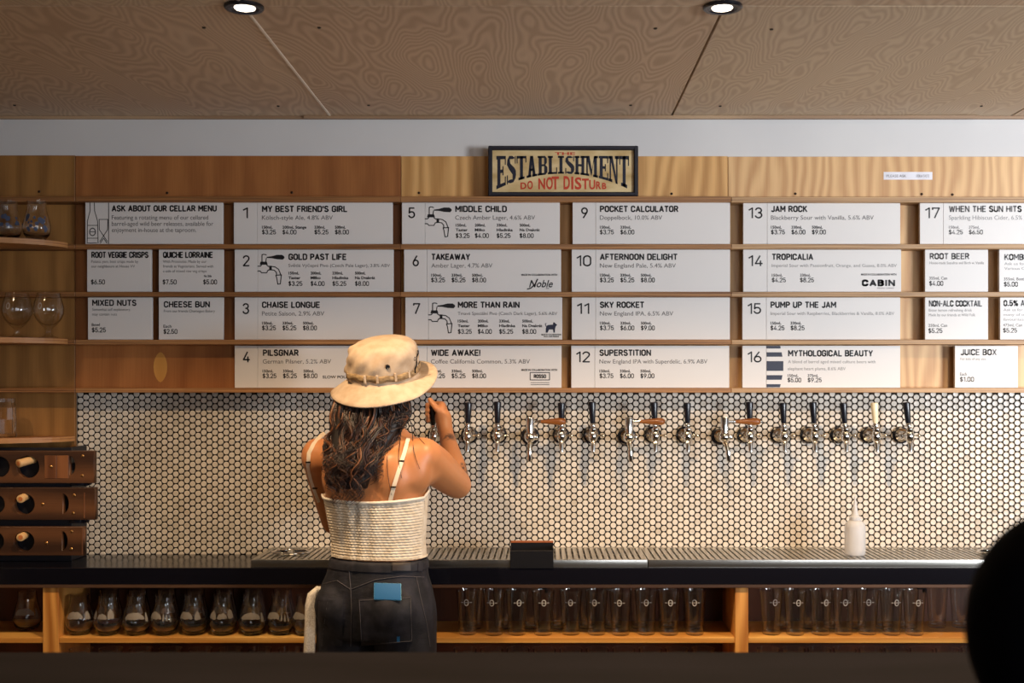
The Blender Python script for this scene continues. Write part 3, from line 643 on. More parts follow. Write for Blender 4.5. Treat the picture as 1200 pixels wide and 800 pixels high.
for ch in word:
    for poly in LET[ch]:
        q = []
        for i in range(len(poly)):
            (ax, ay), (bx, by) = poly[i], poly[(i + 1) % len(poly)]
            for s in range(3): q.append((ax + (bx - ax) * s / 3, ay + (by - ay) * s / 3))
        out = []
        for u, v in q:
            X = x + u * un * .97; yb = arch(X) + .3; out.append((X, yb + (YT - yb) * v))
        k.poly(out, 0)
    x += wds.get(ch, .97) * un
k.text('THE', 650, 674, 181.4, 3.0, 1, .03)
s = 'DO NOT DISTURB'; pos = [(610, 617), (618, 624.5), None, (631, 639), (640, 648), (646.5, 655), None, (660.5, 668), (669.5, 672), (673.5, 681.5), (682, 690), (690.5, 697.5), (698.5, 704.5), (705.5, 710.6)]
for ch, ps in zip(s, pos):
    if not ps: continue
    X = (ps[0] + ps[1]) / 2; u = (X - 660) / 50; cap = 14.6 - 8.2 * abs(u) ** 1.6
    k.text(ch, ps[0], ps[1], 221.3, cap, 1, .03)
k.build([M['signletter'], M['signred']], bd)
# strip of white tape on the plywood
bm = NB(); a = P(1035.5, 201.5, PY); b = P(1092.5, 210.5, PY)
rings(bm, [[(a.x + (b.x - a.x) * t, PY - .0006 - .0012 * abs(math.sin(t * 9)), zz) for zz in (b.z, a.z)] + [(a.x + (b.x - a.x) * t, PY - .0001, zz) for zz in (a.z, b.z)] for t in [i / 16 for i in range(17)]])
tp = top('label_strip', bm, M['tape'], P(1064, 210, PY), 'narrow white tape label stuck on pale plywood above the boards', 'label')
k = Ink(PY - .0022); k.text('PLEASE ASK', 1039, 1062, 207.6, 3, 0); k.text('FOR A TASTE', 1074, 1089, 207.6, 3, 0); k.build([M['pale_glare_ink']], tp)

# ------------------------------------------------------------------ ceiling downlights
def downlight(x, label, k=1.0):
    y = -1.232
    t = thing('ceiling_downlight', label, 'downlight', (x, y, CEIL), 'recessed ceiling downlights')
    bm = NB(); lathe(bm, [(.0005, CEIL - .0015), (.026, CEIL - .0022), (.034, CEIL - .0045), (.037, CEIL - .0085), (.046, CEIL - .0085), (.049, CEIL - .0055), (.049, CEIL)], (x, y, 0), 36, cap1=False)
    obj('trim_ring', bm, M['blackplastic'], t, smooth=40)
    bm = NB(); lathe(bm, [(.026, CEIL - .0023), (.024, CEIL - .0046), (.012, CEIL - .0052), (.0005, CEIL - .0053)], (x, y + .008, 0), 36, cap0=False)
    obj('lens', bm, M['bulb'], t, smooth=True)
    l = bpy.data.lights.new('downlight_lamp', 'SPOT'); l.energy = LAMP_POWER * k; l.color = LAMP_COL; l.spot_size = R(126); l.spot_blend = .55; l.shadow_soft_size = .022
    o = bpy.data.objects.new('downlight_lamp', l); C.objects.link(o); o.location = (x, y, CEIL - .03)
    return t
downlight(-.742, 'black rimmed round ceiling downlight above the numbered boards, left of two')
downlight(.447, 'black rimmed round ceiling downlight near the right ceiling seam, right of two')
downlight(-1.931, 'ceiling downlight beyond the left edge of view', .3)
downlight(1.636, 'ceiling downlight beyond the right edge of view')

# ------------------------------------------------------------------ back counter with shelves
CT = CAMZ - (649 - VY) / F * 4.2         # counter top height
CF = -.314
ct = thing('back_counter', 'long black counter over golden wooden glass shelves', 'counter', (0, CF, 0))
ZB = CAMZ - (685 - VY) / F * (CF - CAMY)
bm = box(NB(), (XL, CF, ZB), (2.9, -.001, CT), .003, 2); obj('countertop', bm, M['counter'], ct)
YS = -.296
zt = CAMZ - (688.5 - VY) / F * (YS - CAMY)
def pz(py, y): return P(0, py, y).z
def px_(px, y): return P(px, 0, y).x
bm = box(NB(), (XL, YS, zt), (2.9, -.01, ZB - .0005), .001); obj('top_rail', bm, M['strip'], ct)
z1 = pz(747, YS); z0 = pz(753.5, YS)
posts = [(50, 68.5), (861.5, 877)]
edges = [XL, px_(50, YS), px_(68.5, YS), px_(861.5, YS), px_(877, YS), 2.9]
for i in (0, 2, 4):
    bm = box(NB(), (edges[i] + .0005, YS + .004, z0), (edges[i + 1] - .0005, -.02, z1), .0012); obj('shelf', bm, M['shelf'], ct)
    bm = box(NB(), (edges[i] + .0005, YS + .004, .44), (edges[i + 1] - .0005, -.02, .46), .0012); obj('shelf', bm, M['shelf'], ct)
for a_, b_ in posts:
    bm = box(NB(), (px_(a_, YS), YS, .08), (px_(b_, YS), -.02, zt - .0005), .0015); obj('post', bm, M['post'], ct)
bm = box(NB(), (XL, -.019, .08), (2.9, -.004, zt)); obj('back_panel', bm, M['cab'], ct)
bm = box(NB(), (XL, YS + .03, 0), (2.9, -.01, .0795)); obj('plinth', bm, M['blackmatte'], ct)
bm = box(NB(), (XL, YS + .002, .0805), (2.9, -.02, .10)); obj('bottom_panel', bm, M['cab'], ct)
for px in (637, 1087):
    p = P(px, 690, -.25); bm = box(NB(), (p.x - .018, -.20, zt - .022), (p.x + .012, -.18, zt - .0008), .002); box(bm, (p.x + .004, -.20, zt - .036), (p.x + .014, -.182, zt - .0215), .002)
    obj('bracket', bm, M['blackmatte'], ct)

# ------------------------------------------------------------------ drip tray
TT = CT + .0255; TF = CF + .006
def tray(x0, x1, label):
    X0, X1 = px_(x0, TF), px_(x1, TF)
    t = thing('drip_tray', label, 'drip tray', ((X0 + X1) / 2, TF, CT), 'steel drip trays on the counter')
    bm = NB()
    box(bm, (X0, TF, CT + .001), (X1, TF + .010, TT), .0025, 2)              # front rail
    box(bm, (X0 + .001, TF + .0015, CT + .0004), (X1 - .001, TF + .006, CT + .004))
    box(bm, (X0, -.022, CT + .001), (X1, -.010, TT), .002)
    box(bm, (X0, TF + .009, CT + .001), (X0 + .008, -.02, TT - .0005), .001); box(bm, (X1 - .008, TF + .009, CT + .001), (X1, -.02, TT - .0005), .001)
    obj('rim', bm, M['steel'], t, smooth=40)
    bm = box(NB(), (X0 + .002, TF + .008, CT + .001), (X1 - .002, -.018, CT + .006)); obj('pan', bm, M['steel_dark'], t)
    bm = NB(); n = int((X1 - X0 - .02) / .0195)
    for i in range(n):
        x = X0 + .012 + (X1 - X0 - .024) * i / (n - 1)
        box(bm, (x - .0068, TF + .0105, TT - .004), (x + .0068, -.0222, TT - .0008))
    for y in (TF + .05, -.16, -.07): box(bm, (X0 + .009, y, TT - .006), (X1 - .009, y + .008, TT - .0042))
    o = obj('grate_slats', bm, M['steel'], t); o['kind'] = 'stuff'
    return t
tray(294, 498, 'slatted steel drip tray at left end, behind the bartender')
tray(499, 759, 'slatted steel drip tray section with the black box on it')
tray(760, 1290, 'long slatted steel drip tray section with the squeeze bottle on it')
def rinser(px, py, label):
    z = TT; yy = -.17; x = px_(px, yy)
    t = thing('glass_rinser', label, 'glass rinser', (x, yy, z), 'glass rinsers in the drip tray')
    bm = NB(); ring = [(x + .063 * math.cos(a), yy + .045 * math.sin(a), z + .006) for a in [2 * PI * i / 28 for i in range(29)]]
    tube(bm, ring, .0042, 8, cap=False); obj('ring', bm, M['chrome'], t, smooth=True)
    bm = NB(); lathe(bm, [(.016, -.001), (.016, .006), (.008, .011), (.004, .013)], (x, yy, z), 16); obj('nozzle', bm, M['chrome'], t, smooth=40)
    for i in range(4):
        a = PI / 4 + i * PI / 2; bm = NB(); tube(bm, [(x + .012 * math.cos(a), yy + .012 * math.sin(a), z + .006), (x + .060 * math.cos(a), yy + .042 * math.sin(a), z + .006)], .003, 6)
        obj('spoke', bm, M['blackplastic'], t, smooth=True)
rinser(341, 646, 'oval glass rinser with spokes in the tray left of the bartender')
rinser(1168, 645, 'glass rinser in the tray beside the dark haired head')
bx_ = thing('caddy_box', 'small open black box with brown rear edge on the drip tray', 'box', P(623, 655, -.25) * 1)
bz = TT
ORG[bx_.name] = Vector((px_(623, -.27), -.27, bz)); bx_.location = ORG[bx_.name]
X0, X1 = px_(598, -.28), px_(648.5, -.28)
bm = NB(); box(bm, (X0, -.305, bz), (X1, -.298, bz + .030), .001); box(bm, (X0, -.23, bz), (X1, -.224, bz + .044), .001)
box(bm, (X0, -.30, bz), (X0 + .004, -.228, bz + .036), .001); box(bm, (X1 - .004, -.30, bz), (X1, -.228, bz + .036), .001); box(bm, (X0 + .003, -.30, bz), (X1 - .003, -.228, bz + .004))
box(bm, (X0, -.318, bz - .027), (X1, -.3145, bz + .029), .001); box(bm, (X0, -.3150, bz + .024), (X1, -.304, bz + .029), .001)
obj('box_shell', bm, M['blackmatte'], bx_)
bm = box(NB(), (X0, -.2305, bz + .0445), (X1, -.2235, bz + .051), .001); obj('wooden_edge', bm, mat('rust_brown_wood', lin(150, 80, 40), .5), bx_)
# squeeze bottle
yy = -.20; x = px_(1002, yy); k_ = (yy - CAMY) / F
sb = thing('squeeze_bottle', 'cloudy white plastic squeeze bottle on the drip tray', 'bottle', (x, yy, TT))
bm = NB(); lathe(bm, [(.030, 0), (.0335, .003), (.0345, .02), (.0345, .092), (.032, .104), (.024, .113), (.018, .117), (.016, .1165)], (x, yy, TT), 32); obj('bottle_body', bm, M['bottle'], sb, smooth=50)
bm = NB(); lathe(bm, [(.019, .1165), (.019, .128), (.013, .132), (.010, .14), (.0065, .165), (.0035, .182), (.0025, .195)], (x, yy, TT), 20); obj('nozzle_cap', bm, M['bottle'], sb, smooth=50)

# ------------------------------------------------------------------ beer taps
def std_tap(px, tilt=0.0, col='blackplastic', label='', hh=0.0, pull=0.0):
    y = -.112; c = P(px, 511, y); w = P(px, 511, y); 
    xw = c.x                                     # straight out of the wall
    zc = c.z
    t = thing('beer_tap', label, 'tap', (xw, -.007, zc), 'beer taps along the tiled wall')
    bm = NB(); lathe(bm, [(.029, -.0072), (.030, -.010), (.030, -.015), (.026, -.018), (.018, -.019)], (xw, 0, zc), 28, 'y'); obj('flange', bm, M['blackplastic'], t, smooth=40)
    bm = NB(); lathe(bm, [(.023, -.0185), (.0235, -.026), (.016, -.032), (.0125, -.06), (.0155, -.062), (.0155, -.075), (.012, -.078), (.011, -.10)], (xw, 0, zc), 20, 'y'); obj('shank', bm, M['chrome'], t, smooth=40)
    bm = NB()
    lathe(bm, [(.0001, -.020), (.009, -.0195), (.0145, -.010), (.0158, 0), (.0145, .009), (.0115, .015), (.0130, .018), (.0130, .025), (.009, .028), (.007, .031)], (xw, y, zc), 20)
    tube(bm, [(xw, y + .004, zc - .008), (xw, y - .004, zc - .022), (xw, y - .010, zc - .036), (xw, y - .012, zc - .052)], [.0095, .0092, .0078, .0072], 14)
    obj('faucet_body', bm, M['chrome'], t, smooth=50)
    bm = NB(); tube(bm, [(xw + .008, y + .012, zc + .002), (xw + .022, y + .012, zc + .002), (xw + .030, y + .010, zc + .002)], [.0042, .003, .003], 10); ellip(bm, (xw + .034, y + .009, zc + .002), (.0052, .0052, .0065), None, 12, 8)
    obj('flow_lever', bm, M['brasschrome'], t, smooth=50)
    Mx = Matrix.Rotation(R(tilt), 3, 'Y') @ Matrix.Rotation(R(pull), 3, 'X')
    bm = NB(); lathe(bm, [(.0055, .020), (.0065, .034), (.0095, .036), (.0095, .042), (.0075, .045)], (xw, y, zc), 16, 'z', Mx); obj('ferrule', bm, M['chrome'], t, smooth=40)
    bm = NB(); lathe(bm, [(.0078, .0445), (.0092, .050), (.0112, .085), (.0132, .112 + hh), (.0126, .117 + hh), (.009, .1185 + hh)], (xw, y, zc), 18, 'z', Mx); obj('handle', bm, M[col], t, smooth=40)
    return t
lab = {508: 'chrome beer tap gripped by the bartender', 548: 'chrome beer tap, first to the right of her raised arm', 583: 'chrome beer tap, second to the right of her raised arm', 658: 'chrome beer tap behind the tip of the first wooden handle',
 695: 'chrome beer tap with black handle, between first and second wooden handled taps', 768: 'chrome beer tap behind the tip of the second wooden handle', 806: 'chrome beer tap with black handle, between second and third wooden handled taps',
 879: 'chrome beer tap behind the tip of the third wooden handle', 919: 'chrome beer tap with black handle, fifth from the right end', 955: 'chrome beer tap with black handle, fourth from the right end', 991: 'chrome beer tap with black handle just left of the ivory one', 1027: 'chrome beer tap with an ivory handle', 1066: 'rightmost chrome beer tap, handle tilted slightly left'}
tl = {508: 0, 548: 1, 583: 0, 658: 0, 695: -1.5, 768: -2, 806: -1, 879: -1, 919: -2, 955: -3, 991: -3.5, 1027: -3, 1066: -5}
for px in lab: std_tap(px, tl[px] * 1.2, 'ivory' if px == 1027 else 'blackplastic', lab[px], rnd.uniform(-.004, .003), 22 if px == 508 else 0)
def side_tap(px, lean, label):
    y = -.118; c = P(px, 512, y); xw = c.x; zc = c.z
    t = thing('side_pull_tap', label, 'tap', (xw, -.007, zc), 'side pull taps with wooden handles')
    bm = NB(); lathe(bm, [(.031, -.0072), (.032, -.010), (.032, -.016), (.028, -.019)], (xw, 0, zc), 28, 'y'); obj('flange', bm, M['blackplastic'], t, smooth=40)
    bm = NB(); lathe(bm, [(.021, -.0188), (.022, -.03), (.016, -.036), (.015, -.08), (.019, -.084), (.019, -.10)], (xw, 0, zc), 20, 'y'); obj('shank', bm, M['brasschrome'], t, smooth=40)
    bm = NB(); ellip(bm, (xw, y, zc), (.0195, .019, .0195), None, 20, 12); lathe(bm, [(.010, 0), (.010, .024), (.0075, .028)], (xw, y, zc), 16, 'x'); 
    obj('valve_ball', bm, M['chrome'], t, smooth=60)
    bm = NB(); lathe(bm, [(.012, .012), (.012, .020), (.0142, .021), (.0142, .064), (.0130, .067)], (xw + .001, y, zc), 22); obj('upper_cylinder', bm, M['chrome'], t, smooth=40)
    bm = NB(); dx = lean
    tube(bm, [(xw, y, zc - .014), (xw + dx * .3, y - .006, zc - .026), (xw + dx * .6, y - .008, zc - .040), (xw + dx * .75, y - .008, zc - .046)], [.0085, .0075, .0068, .0075], 14)
    obj('neck', bm, M['brasschrome'], t, smooth=60)
    bm = NB(); tube(bm, [(xw + dx * .72, y - .008, zc - .044), (xw + dx * .76, y - .008, zc - .05), (xw + dx * .98, y - .008, zc - .078), (xw + dx, y - .008, zc - .082)], [.0085, .0095, .0078, .0068], 16); obj('nozzle', bm, M['chrome'], t, smooth=50)
    hz = zc + .053
    bm = NB(); lathe(bm, [(.004, .010), (.004, .030), (.0062, .031), (.0062, .037)], (xw, y, hz), 14, 'x'); lathe(bm, [(.0045, .122), (.0045, .127), (.002, .129)], (xw, y, hz), 12, 'x'); obj('handle_pin', bm, M['chrome'], t, smooth=40)
    bm = NB(); lathe(bm, [(.0055, .0365), (.0062, .045), (.0095, .072), (.0125, .098), (.0120, .112), (.0085, .121), (.005, .1225)], (xw, y, hz), 20, 'x'); obj('handle', bm, M['handlewood'], t, smooth=50)
side_tap(621, -.002, 'chrome side pull tap with wooden handle, nearest the bartender')
side_tap(737, .006, 'chrome side pull tap with wooden handle, middle of the three')
side_tap(849, .014, 'chrome side pull tap with wooden handle, rightmost of the three')

# ------------------------------------------------------------------ glassware
def shell(bm, outer, inner, c, n=28):
    """outer profile bottom->rim then inner rim->bottom"""
    prof = outer + inner[::-1]
    lathe(bm, prof, c, n, cap0=True, cap1=True)
def on_lathe(prof_r, c, ang, z, off=.0004):
    r = prof_r(z) + off
    return (c[0] + r * math.cos(ang), c[1] + r * math.sin(ang), c[2] + z)
def interp(tab):
    def f(z):
        for i in range(len(tab) - 1):
            (r0, z0_), (r1, z1_) = tab[i], tab[i + 1]
            if z0_ <= z <= z1_: return r0 + (r1 - r0) * (z - z0_) / (z1_ - z0_ + 1e-9)
        return tab[-1][0]
    return f
TUM = [(.020, 0), (.030, .0015), (.040, .016), (.0455, .034), (.0455, .048), (.042, .066), (.036, .086), (.0315, .104), (.030, .122), (.0305, .131)]
def tumbler(c, label, group, seed):
    q = random.Random(seed)
    t = thing('tulip_tumbler', label, 'glass', c, group)
    bm = NB(); shell(bm, TUM, [(.004, .009), (.030, .0115), (.0385, .020), (.0437, .034), (.0437, .048), (.0402, .066), (.0342, .086), (.0298, .104), (.0285, .122), (.0292, .131)], c)
    obj('glass_body', bm, M['glass'], t, smooth=60)
    f = interp(TUM)
    bm = NB(); a0 = -PI / 2 + q.uniform(-.35, .35)
    # pale mountain like print, an irregular band of patches
    def patch(u0, u1, zlo, zhi, n=10):
        vs = []
        for i in range(n + 1):
            u = u0 + (u1 - u0) * i / n; s_ = math.sin(PI * i / n) ** .5
            lo = zlo + .004 * q.random(); hi = zlo + (zhi - zlo) * (.35 + .65 * s_) + .004 * (q.random() - .5)
            vs.append((bm.verts.new(on_lathe(f, c, a0 + u, lo)), bm.verts.new(on_lathe(f, c, a0 + u, (lo + hi) / 2)), bm.verts.new(on_lathe(f, c, a0 + u, hi))))
        for i in range(n):
            for j in (0, 1): bm.faces.new((vs[i][j], vs[i + 1][j], vs[i + 1][j + 1], vs[i][j + 1]))
    style = seed % 4
    if style == 0: patch(-.95, .35, .055, .080); patch(.5, .95, .052, .080)
    elif style == 1: patch(-1.0, -.35, .055, .082, 8); patch(-.25, .5, .056, .076, 8); patch(.55, 1.05, .056, .088, 8)
    elif style == 2: patch(-.9, .6, .054, .078); patch(.68, .95, .044, .078, 4)
    else: patch(-1.0, .2, .055, .080); patch(.3, .45, .05, .074, 3); patch(.55, .7, .048, .072, 3); patch(.82, .95, .046, .068, 3)
    obj('mountain_print', bm, M['greyprint'], t)
    return t
PR = [(.0265, 0), (.029, .0015), (.0295, .006), (.0315, .05), (.0345, .095), (.0375, .138), (.0385, .146)]
def pint(c, label, group, ang=0.0, prints=True):
    t = thing('pint_glass', label, 'glass', c, group)
    bm = NB(); shell(bm, PR, [(.003, .010), (.0265, .0115), (.0296, .05), (.0326, .095), (.0356, .138), (.0368, .1455)], c, 24)
    obj('glass_body', bm, M['thin'], t, smooth=60)
    if prints:
        f = interp(PR); bm = NB(); zc = .110; A = -PI / 2 + ang; r = f(zc)
        # oval ring with a line through it and two dashes
        n = 18; vi = []; vo = []
        for i in range(n):
            a = 2 * PI * i / n
            vi.append(bm.verts.new(on_lathe(f, c, A + .0055 * math.cos(a) / r, zc + .0085 * math.sin(a), .0005))); vo.append(bm.verts.new(on_lathe(f, c, A + .0078 * math.cos(a) / r, zc + .0110 * math.sin(a), .0005)))
        for i in range(n): bm.faces.new((vi[i], vi[(i + 1) % n], vo[(i + 1) % n], vo[i]))
        for u0, u1, h in ((-.0055, .0055, .0009), (.010, .018, .0009), (-.018, -.010, .0009)):
            a, b_ = A + u0 / r, A + u1 / r
            bm.faces.new([bm.verts.new(on_lathe(f, c, p, zc + s_, .0005)) for p, s_ in ((a, -h), (b_, -h), (b_, h), (a, h))])
        obj('ring_print', bm, M['frost'], t)
    return t
ORD = ['first', 'second', 'third', 'fourth', 'fifth', 'sixth', 'seventh', 'eighth', 'ninth', 'tenth', 'eleventh', 'twelfth', 'thirteenth']
yg = YS + .055
for i, px in enumerate((93, 127, 160, 193, 227, 261, 296, 329, 359)):
    c = Vector((px_(px, yg), yg + rnd.uniform(-.004, .004), z1 + .0003))
    tumbler(c, f'round bellied glass with pale print, {ORD[i]} right of the left wooden post', 'round glasses on the left shelf', i)
for i, px in enumerate((127, 160, 194, 228, 262, 296, 330)):
    y = yg + .105; c = Vector((px_(px + 1, y), y, z1 + .0003))
    tumbler(c, f'round bellied glass in the rear row, {ORD[i]} right of the left post', 'round glasses in the rear row of the left shelf', i + 3)
y = yg + .07
tumbler(Vector((px_(32, y), y, z1 + .0003)), 'round bellied glass alone left of the left wooden post', None, 2)
mp = (548, 579, 606, 636.5, 669, 699, 727, 757, 784, 814)
for i, px in enumerate(mp):
    c = Vector((px_(px, yg), yg + rnd.uniform(-.006, .006), z1 + .0003))
    pint(c, f'pint glass with ring emblem, {ORD[i]} right of the jeans on the middle shelf', 'pint glasses on the middle shelf', rnd.uniform(-.25, .3) - .06 * (px - 636) / 200)
rp = (904, 931.5, 962, 988.5, 1017, 1044.5, 1071)
for i, px in enumerate(rp):
    c = Vector((px_(px, yg), yg + rnd.uniform(-.006, .006), z1 + .0003))
    pint(c, f'pint glass with ring emblem, {ORD[i]} right of the centre wooden post', 'pint glasses on the right shelf', rnd.uniform(-.2, .35))
for i, px in enumerate((1098, 1126)):
    y = yg + .12; c = Vector((px_(px, y), y, z1 + .0003)); pint(c, 'plain pint glass at the back of the right shelf, ' + ('beside the bracket' if i == 0 else 'beside the dark hair'), 'plain pint glasses at the back of the right shelf', 0, False)
for i, px in enumerate((556, 590, 622, 655, 688, 718, 750, 782, 812)):
    y = yg + .10; c = Vector((px_(px, y), y, z1 + .0003)); pint(c, f'plain pint glass in the rear row of the middle shelf, {ORD[i]} from left', 'plain pint glasses in the rear row of the middle shelf', 0, False)
for i, px in enumerate((918, 947, 975, 1004, 1036, 1064)):
    y = yg + .10; c = Vector((px_(px, y), y, z1 + .0003)); pint(c, f'plain pint glass in the rear row of the right shelf, {ORD[i]} from left', 'plain pint glasses in the rear row of the right shelf', 0, False)
lo = [(95, 'left'), (130, 'left'), (165, 'left'), (200, 'left'), (235, 'left'), (270, 'left'), (305, 'left'), (340, 'left')] + [(545 + 31 * i, 'middle') for i in range(10)] + [(900 + 30 * i, 'right') for i in range(9)]
cnt = {}
for px, side in lo:
    cnt[side] = cnt.get(side, 0) + 1
    c = Vector((px_(px, YS + .05), YS + .05, .4603)); 
    pint(c, f'glass on the lower {side} shelf, only its rim visible, {ORD[cnt[side] - 1]} from left', f'glasses on the lower {side} shelf', 0, False)

# ------------------------------------------------------------------ rounded shelves at the left with their glasses
def round_shelf(py, label, xe=79.5, depth=.30):
    """quarter round plywood shelf; its front curve starts at the ledge end and swings out to the left"""
    y0 = -.0865 if py < 450 else PY - .001
    zr = P(0, py, y0).z
    xr = px_(xe, y0); th = .018
    pts = []
    for i in range(15):
        t = i / 14; a = PI / 2 * t
        pts.append((xr - .52 * math.sin(a) ** 1.0 * 1.0 * (1 - math.cos(a)) ** .5 if False else xr - .42 * (1 - math.cos(a)), y0 - (depth - .09 if py < 450 else depth) * math.sin(a)))
    pts.append((XL + .35, pts[-1][1])); pts.append((XL + .35, y0))
    bm = NB(); f = [bm.verts.new((x, y, zr)) for x, y in pts]; g = [bm.verts.new((x, y, zr - th)) for x, y in pts]
    bm.faces.new(f); bm.faces.new(g[::-1]); n = len(pts)
    for i in range(n): bm.faces.new((f[i], g[i], g[(i + 1) % n], f[(i + 1) % n]))
    o = top('rounded_shelf', bm, M['shelfedge'], (xr - .3, y0, zr - th), label, 'shelf', 'rounded plywood shelves at the left')
    return zr
M['shelfedge'] = ply_edge('rounded_shelf_ply', lin(140, 86, 46), lin(206, 150, 92))
zs1 = round_shelf(284.5, 'rounded plywood shelf at upper left holding dark printed glasses')
zs2 = round_shelf(397, 'rounded plywood shelf at mid left holding two stemmed glasses')
zs3 = round_shelf(510.5, 'lowest rounded plywood shelf at left, above the bored rack', 88, .22)
SN = [(.030, 0), (.031, .002), (.014, .007), (.0095, .013), (.0085, .026), (.013, .034), (.026, .045), (.040, .062), (.0485, .082), (.0495, .100), (.045, .122), (.0385, .143), (.0365, .151)]
def snifter(c, label, group):
    t = thing('stemmed_glass', label, 'glass', c, group)
    bm = NB(); shell(bm, SN, [(.004, .042), (.020, .0455), (.036, .060), (.0465, .082), (.0475, .100), (.0432, .122), (.0368, .143), (.0350, .1505)], c, 30)
    obj('glass_body', bm, M['thin'], t, smooth=60)
    f = interp(SN); bm = NB(); zc = .105; A = -PI / 2 - .2; n = 18; vi = []; vo = []
    for i in range(n):
        a = 2 * PI * i / n
        vi.append(bm.verts.new(on_lathe(f, c, A + .10 * math.cos(a), zc + .0085 * math.sin(a), .0005))); vo.append(bm.verts.new(on_lathe(f, c, A + .14 * math.cos(a), zc + .011 * math.sin(a), .0005)))
    for i in range(n): bm.faces.new((vi[i], vi[(i + 1) % n], vo[(i + 1) % n], vo[i]))
    obj('ring_print', bm, M['frost'], t)
ys = -.17
snifter(Vector((px_(20, ys), ys, zs2 + .0003)), 'stemmed round glass on the middle rounded shelf, left of two', 'stemmed glasses on the rounded shelf')
snifter(Vector((px_(57, ys), ys, zs2 + .0003)), 'stemmed round glass on the middle rounded shelf, right of two', 'stemmed glasses on the rounded shelf')
def dark_glass(c, label, seed):
    q = random.Random(seed); t = thing('printed_tumbler', label, 'glass', c, 'printed glasses on the upper rounded shelf')
    bm = NB(); shell(bm, TUM, [(.004, .009), (.030, .0115), (.0385, .020), (.0437, .034), (.0437, .048), (.0402, .066), (.0342, .086), (.0298, .104), (.0285, .122), (.0292, .131)], c); obj('glass_body', bm, M['glass'], t, smooth=60)
    f = interp(TUM); bm = NB(); 
    for kk in range(16):
        a0 = -PI / 2 + q.uniform(-1.2, 1.2); z0_ = q.uniform(.03, .075); r = q.uniform(.1, .24); n = 9
        vs = [bm.verts.new(on_lathe(f, c, a0 + r * math.cos(2 * PI * i / n) * q.uniform(.6, 1.1), min(.1, max(.02, z0_ + r * .05 * math.sin(2 * PI * i / n) * q.uniform(.6, 1.1))), .0004 + kk * .00003)) for i in range(n)]
        try: bm.faces.new(vs)
        except ValueError: pass
    obj('flower_print', bm, M['blueprint'], t)
dark_glass(Vector((px_(9, ys), ys, zs1 + .0003)), 'round glass with blue grey print on upper rounded shelf, left of two', 1)
dark_glass(Vector((px_(43, ys), ys, zs1 + .0003)), 'round glass with blue grey print on upper rounded shelf, right of two', 2)
c = Vector((px_(7, -.13), -.13, zs3 + .0003))
t = thing('straight_glass', 'straight faceted glass on the lowest rounded shelf', 'glass', c)
bm = NB(); pr = [(.032, 0), (.034, .002), (.036, .06), (.034, .10), (.030, .118), (.0305, .132)]; shell(bm, pr, [(.003, .012), (.0315, .013), (.0335, .06), (.0318, .10), (.0282, .118), (.029, .1315)], c, 12); obj('glass_body', bm, M['glass'], t)

# ------------------------------------------------------------------ bored wooden rack on the counter
rk = thing('bored_rack', 'three dark brown boards bored with round holes on a black frame', 'rack', (px_(50, -.2), -.2, CT), None)
def curve_plate(name, x0, x1, y0, y1, holes, yf, th, m, parent):
    """flat board (photo coordinates) with real round holes"""
    cu = bpy.data.curves.new(name, 'CURVE'); cu.dimensions = '2D'; cu.fill_mode = 'BOTH'
    a = P(x0, y1, yf); b = P(x1, y0, yf)
    def spl(pts):
        s = cu.splines.new('POLY'); s.points.add(len(pts) - 1)
        for p, q in zip(s.points, pts): p.co = (q[0], q[1], 0, 1)
        s.use_cyclic_u = True
    spl([(a.x, a.z), (b.x, a.z), (b.x, b.z), (a.x, b.z)])
    for h in holes:
        c = P(h[0], h[1], yf); r = h[2] / F * (yf - CAMY); full = h[3] if len(h) > 3 else 'o'
        if full == 'o': spl([(c.x + r * math.cos(2 * PI * i / 32), c.z + r * math.sin(2 * PI * i / 32)) for i in range(32)])
        else: spl([(c.x + r * .62 * math.cos(-PI / 2 + PI * i / 16), c.z + r * math.sin(-PI / 2 + PI * i / 16)) for i in range(17)])
    cu.extrude = th / 2; cu.bevel_depth = .0012; cu.bevel_resolution = 0
    o = bpy.data.objects.new('tmp', cu); C.objects.link(o); dg = bpy.context.evaluated_depsgraph_get()
    me = bpy.data.meshes.new_from_object(o.evaluated_get(dg)); bpy.data.objects.remove(o)
    me.transform(Matrix.Translation((0, yf + th / 2, 0)) @ Matrix.Rotation(R(90), 4, 'X')); me.name = name
    return link_mesh(name, me, m, parent)
RY = -.20
def screw(px, py, m='brass', yf=RY, par=rk):
    p = P(px, py, yf); bm = NB(); lathe(bm, [(.0058, 0), (.0054, -.0018), (.003, -.003), (.0004, -.0033)], (p.x, yf, p.z), 12, 'y'); obj('screw', bm, M[m], par, smooth=True)
BRD = [(528.5, 565.5, 110, [(-1, 547, 12.5), (33, 547, 13.5), (81.5, 545.5, 11.5, 'D')], [(60, 546.5), (97, 534), (96.5, 557)]),
       (571.5, 608.5, 111.5, [(-6, 590.5, 12), (28.5, 590.5, 12.5), (73.5, 590, 12, 'D')], [(50, 590.5), (87, 580), (86, 601)]),
       (617.5, 650.2, 98, [(-7, 634, 12), (28.5, 634, 12), (72.5, 633.5, 11.5, 'D')], [(54.5, 636), (84, 622.5), (83.5, 643)])]
for i, (y0, y1, xr, holes, sc_) in enumerate(BRD):
    curve_plate('bored_board', -120, xr, y0, y1, holes, RY, .022, M['rackwood'], rk)
    for s_ in sc_: screw(*s_)
